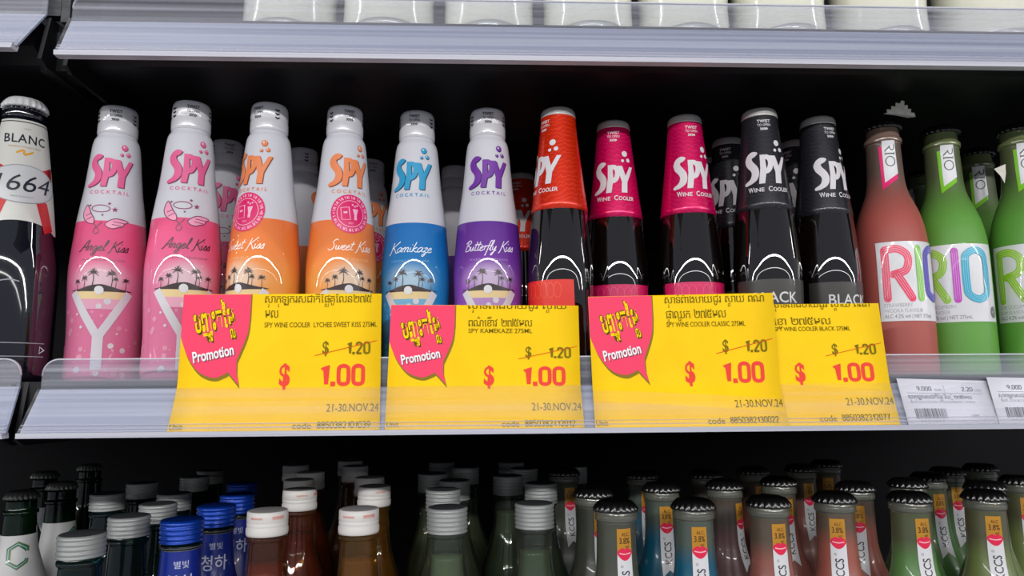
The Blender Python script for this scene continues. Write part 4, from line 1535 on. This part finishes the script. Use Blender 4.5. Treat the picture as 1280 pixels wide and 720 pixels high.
def column(make, entries, top, what, group, rot=0):
    """entries: (px, py) of the cap tops, front first"""
    first = None
    for i, q in enumerate(entries):
        px, py = q[0], q[1]
        loc = low(px, py, top)
        if loc[1] > BACK - 0.04:
            loc = (loc[0] * (BACK - 0.04) / loc[1], BACK - 0.04, loc[2])
        lab = q[2] if len(q) > 2 else '%s %s, counted from the front' % (nth[i], what)
        if first is None:
            first = make(loc, lab, group)
        else:
            clone(first, loc, R(rot * i), lab, group)
    return first


column(lambda l, s, g: make_spirit('spirit_bottle', 0.2353, G_AMBER_REFR, white_cap, (206, 92, 44), 0.196, l, s, g),
       [(335, 637), (375, 611), (374, 599), (388, 590), (370, 581)], Z0 + 0.2353, 'white-capped bottle of amber drink', 'white-capped bottles of amber drink', 40)
column(lambda l, s, g: make_spirit('spirit_bottle', 0.2353, G_GOLD_REFR, white_cap, (206, 146, 30), 0.199, l, s, g),
       [(449, 635), (468, 607), (462, 596), (444, 582), (438, 576)], Z0 + 0.2353, 'white-capped bottle of yellow drink', 'white-capped bottles of yellow drink', 55)
column(lambda l, s, g: make_spirit('spirit_bottle', 0.2353, G_CLEAR, silver_cap, (178, 190, 150), 0.200, l, s, g),
       [(559, 633), (554, 611), (568, 601), (541, 592), (582, 583), (552, 577)], Z0 + 0.2353, 'silver-capped clear bottle of the left clear row', 'silver-capped clear bottles', 33)
column(lambda l, s, g: make_spirit('spirit_bottle', 0.2353, G_CLEAR, silver_cap, (150, 166, 130), 0.200, l, s, g),
       [(668, 628, 'silver-capped clear bottle in front, beside the bottles with gold and white neck strips'), (676, 603), (635, 594), (655, 585), (717, 587), (639, 577)], Z0 + 0.2353, 'silver-capped clear bottle of the right clear row', 'silver-capped clear bottles', 29)
def hangul(root, k, rf):
    mb = MB()
    a = Art()
    nvb = mat('royal_blue_label', (10, 40, 140), 0.35, coat=0.3)
    a.poly([(-0.030, 0.120 * k), (0.030, 0.120 * k), (0.030, 0.150 * k), (0.026, 0.2060), (-0.026, 0.2060), (-0.030, 0.150 * k)], nvb, 0)
    w_ = ink(206, 212, 232)
    a.text('별빛', 0.001, 0.1945, 0.0050, w_, 2, em=0.83)
    a.text('청하', 0.0, 0.1785, 0.0108, w_, 2, em=0.83, bold=0.01, width=0.0205)
    mb.art(a, wrap(rf, 0.0006))
    mb.build('neck_label', root, label='royal blue label with white lettering')
    s = MB()
    s.lathe([(0.2060, rf(0.2060) + 0.0004), (0.2085, rf(0.2085) + 0.0004)], mat('silver_band', (150, 154, 160), 0.35, metal=0.5), 40)
    s.build('neck_band', root)


column(lambda l, s, g: make_spirit('rice_wine_bottle', 0.228, G_TEAL, blue_cap, (16, 30, 40), 0.19, l, s, g, False, hangul),
       [(228, 648), (271, 631), (297, 617), (303, 603)], Z0 + 0.228, 'bottle with ribbed blue cap and blue label', 'blue-capped bottles', 0)


column(lambda l, s, g: make_spirit('soju_bottle', 0.226, G_TEAL, short_cap, (16, 42, 42), 0.19, l, s, g),
       [(103, 666, 'teal bottle with wide silver cap, nearest of the silver caps on the left'), (162, 645), (198, 631), (178, 603), (135, 616), (218, 616), (243, 605), (263, 595)], Z0 + 0.226, 'teal bottle with ribbed silver cap', 'silver-capped teal bottles', 31)


def c_label(root, k, rf):
    mb = MB()
    a = Art()
    a.poly([(-0.040, 0.10 * k), (0.040, 0.10 * k), (0.040, 0.150 * k), (0.034, 0.1945 * k), (-0.034, 0.1945 * k), (-0.040, 0.150 * k)], mat('label_paper_grey', (206, 206, 206), 0.4), 0)
    gr, gl = ink(10, 96, 70), ink(150, 132, 70)
    cx, cy, r = 0.0, 0.1765 * k, 0.0104
    hexa = [(0.85, 0.30), (0.85, 0.55), (0.0, 1.0), (-0.85, 0.55), (-0.85, -0.55), (0.0, -1.0), (0.85, -0.55), (0.85, -0.30)]
    a.stroke([(cx + p[0] * r * 0.8 + 0.0004, cy + p[1] * r) for p in hexa], 0.0036, gl, 1, 0)
    a.stroke([(cx + p[0] * r * 0.8, cy + p[1] * r) for p in hexa], 0.0030, gr, 2, 0)
    a.stroke([(cx + p[0] * r * 0.8, cy + p[1] * r) for p in hexa], 0.0007, ink(150, 190, 176), 3, 0)
    mb.art(a, wrap(rf, 0.0006))
    mb.build('neck_label', root, label='pale neck label with green lettering')


def green_crown(H):
    return crown(H, 0.0143, mat('dull_crown', (120, 122, 116), 0.3, metal=0.6), 0.0075)


column(lambda l, s, g: make_spirit('soju_bottle', 0.2300, G_GREEN, green_crown, (4, 38, 18), 0.20, l, s, g, False, c_label),
       [(28, 613, 'green bottle with large letter C on a pale neck label'), (78, 602, 'green bottle behind the one with the letter C'), (57, 589, 'green bottle at the back, behind the letter C bottle'), (113, 580, 'slim-necked green bottle at the back, left of the silver caps')],
       Z0 + 0.2300, 'green bottle', 'green bottles', 55)

# bottles with gold and white neck strips
KC_PROF = [(0.0, 0.026), (0.001, 0.0280), (0.005, 0.0290), (0.10, 0.0292), (0.130, 0.0288), (0.150, 0.0270), (0.162, 0.0238), (0.174, 0.0192), (0.186, 0.0162), (0.198, 0.0151), (0.212, 0.0147), (0.2255, 0.0144), (0.2270, 0.0155), (0.2305, 0.0157), (0.2320, 0.0150), (0.2375, 0.0142)]
KC_F = fine(KC_PROF, 3)
KC_R = radius_fn(KC_F)
KC_H = 0.2410


def make_kc(liquid, upper, fill, loc, label, group, turn, blue=False):
    root = thing('mixed_drink_bottle', loc, label, 'bottle', group, R(turn))
    fr = height_mat('frosted_neck_%d_%d_%d' % liquid, [(0.0, liquid), (fill - 0.006, liquid), (fill + 0.010, upper), (0.2375, upper)], 0.35, 0.3, spec=0.4, sub=0.25)
    clear_top = clear_mat('clear_mouth_glass', (180, 184, 170), (150, 152, 140), 0.35, 0.05)
    MB().lathe([(z, r, fr if z < 0.2255 else clear_top) for z, r in KC_F], fr, 56, cap0=True).build('glass', root, label='frosted glass body')
    st = MB()
    a = Art()
    x = 0.0
    a.poly([(x - 0.0055, 0.2225), (x + 0.0055, 0.2225), (x + 0.0057, 0.2050), (x - 0.0057, 0.2050)], mat('strip_gold', (206, 146, 44), 0.3, metal=0.3, coat=0.3), 0)
    wl = mat('strip_white', (222, 222, 226), 0.35, coat=0.2)
    a.poly([(x - 0.0057, 0.2060), (x + 0.0057, 0.2060), (x + 0.0063, 0.1655), (x, 0.1710), (x - 0.0063, 0.1655)], wl, 1)
    a.text('ALC.', x + 0.0008, 0.2172, 0.0026, ink(70, 40, 14), 2, sx=0.8)
    a.text('3.8%', x, 0.2120, 0.0042, ink(60, 30, 12), 2, sx=0.72, bold=0.008)
    a.text('vol', x + 0.0015, 0.2090, 0.0018, ink(60, 30, 12), 2)
    lip = ink(232, 32, 76)
    a.poly([(x - 0.0058, 0.2055), (x - 0.0030, 0.2085), (x - 0.0010, 0.2088), (x, 0.2078), (x + 0.0010, 0.2088), (x + 0.0030, 0.2085), (x + 0.0058, 0.2055), (x + 0.0032, 0.2015), (x, 0.2000), (x - 0.0032, 0.2015)], lip, 3, 3)
    a.stroke([(x - 0.0042, 0.2053), (x, 0.2046), (x + 0.0042, 0.2053)], 0.0008, ink(250, 190, 200), 4, 5)
    a.text('KCCS', x + 0.0030, 0.1842, 0.0060, ink(58, 56, 62), 3, rot=90, bold=0.012, width=0.0175)
    a.stroke([(x - 0.0026 + 0.0008 * math.cos(t), 0.1960 + 0.0008 * math.sin(t)) for t in [q * math.pi / 4 for q in range(8)]], 0.0003, GREY_LETTER, 3, 0, True)
    st.art(a, wrap(KC_R, 0.00035))
    st.build('neck_strip', root, label='gold and white swallow-tailed neck strip')
    crown(KC_H, 0.0160, CROWN_BLACK, 0.0075).build('crown_cap', root, label='black crown cap')
    return root


KCOL = [
    ('pale grey', (108, 116, 108), (75, 78, 67), 0.150, 24, [(769, 625), (741, 609), (705, 592)]),
    ('blue', (11, 91, 119), (80, 91, 83), 0.200, 15, [(866, 623), (826, 603), (803, 588)]),
    ('mauve', (104, 72, 72), (78, 68, 60), 0.196, 60, [(905, 603), (882, 587)]),
    ('pink', (152, 91, 80), (91, 80, 67), 0.200, 28, [(960, 620), (973, 602), (941, 590), (1001, 588)]),
    ('salmon', (160, 90, 77), (98, 82, 68), 0.206, 4, [(1042, 615), (1068, 602), (1033, 588)]),
    ('green', (91, 136, 75), (83, 90, 62), 0.196, 33, [(1136, 615), (1134, 603), (1160, 591), (1183, 586)]),
    ('yellow-green', (114, 129, 75), (90, 90, 65), 0.196, 20, [(1229, 612), (1230, 601), (1273, 594), (1225, 585)]),
]
for nm, liq, uppr, fill, turn, pts in KCOL:
    column(lambda l, s, g: make_kc(liq, uppr, fill, l, s, g, turn), [(p[0], p[1], 'black-capped bottle of %s drink with a neck strip, %s' % (nm, q)) for p, q in zip(pts, ('second row', 'third row') if nm == 'mauve' else ('front row', 'second row', 'third row', 'fourth row'))],
           Z0 + KC_H, '', 'bottles with gold and white neck strips', 0)
    for o in [o for o in COL.objects if o.get('group') == 'bottles with gold and white neck strips' and (' %s drink' % nm) in o['label']]:
        o.rotation_euler.z = face(o.location, R(turn))
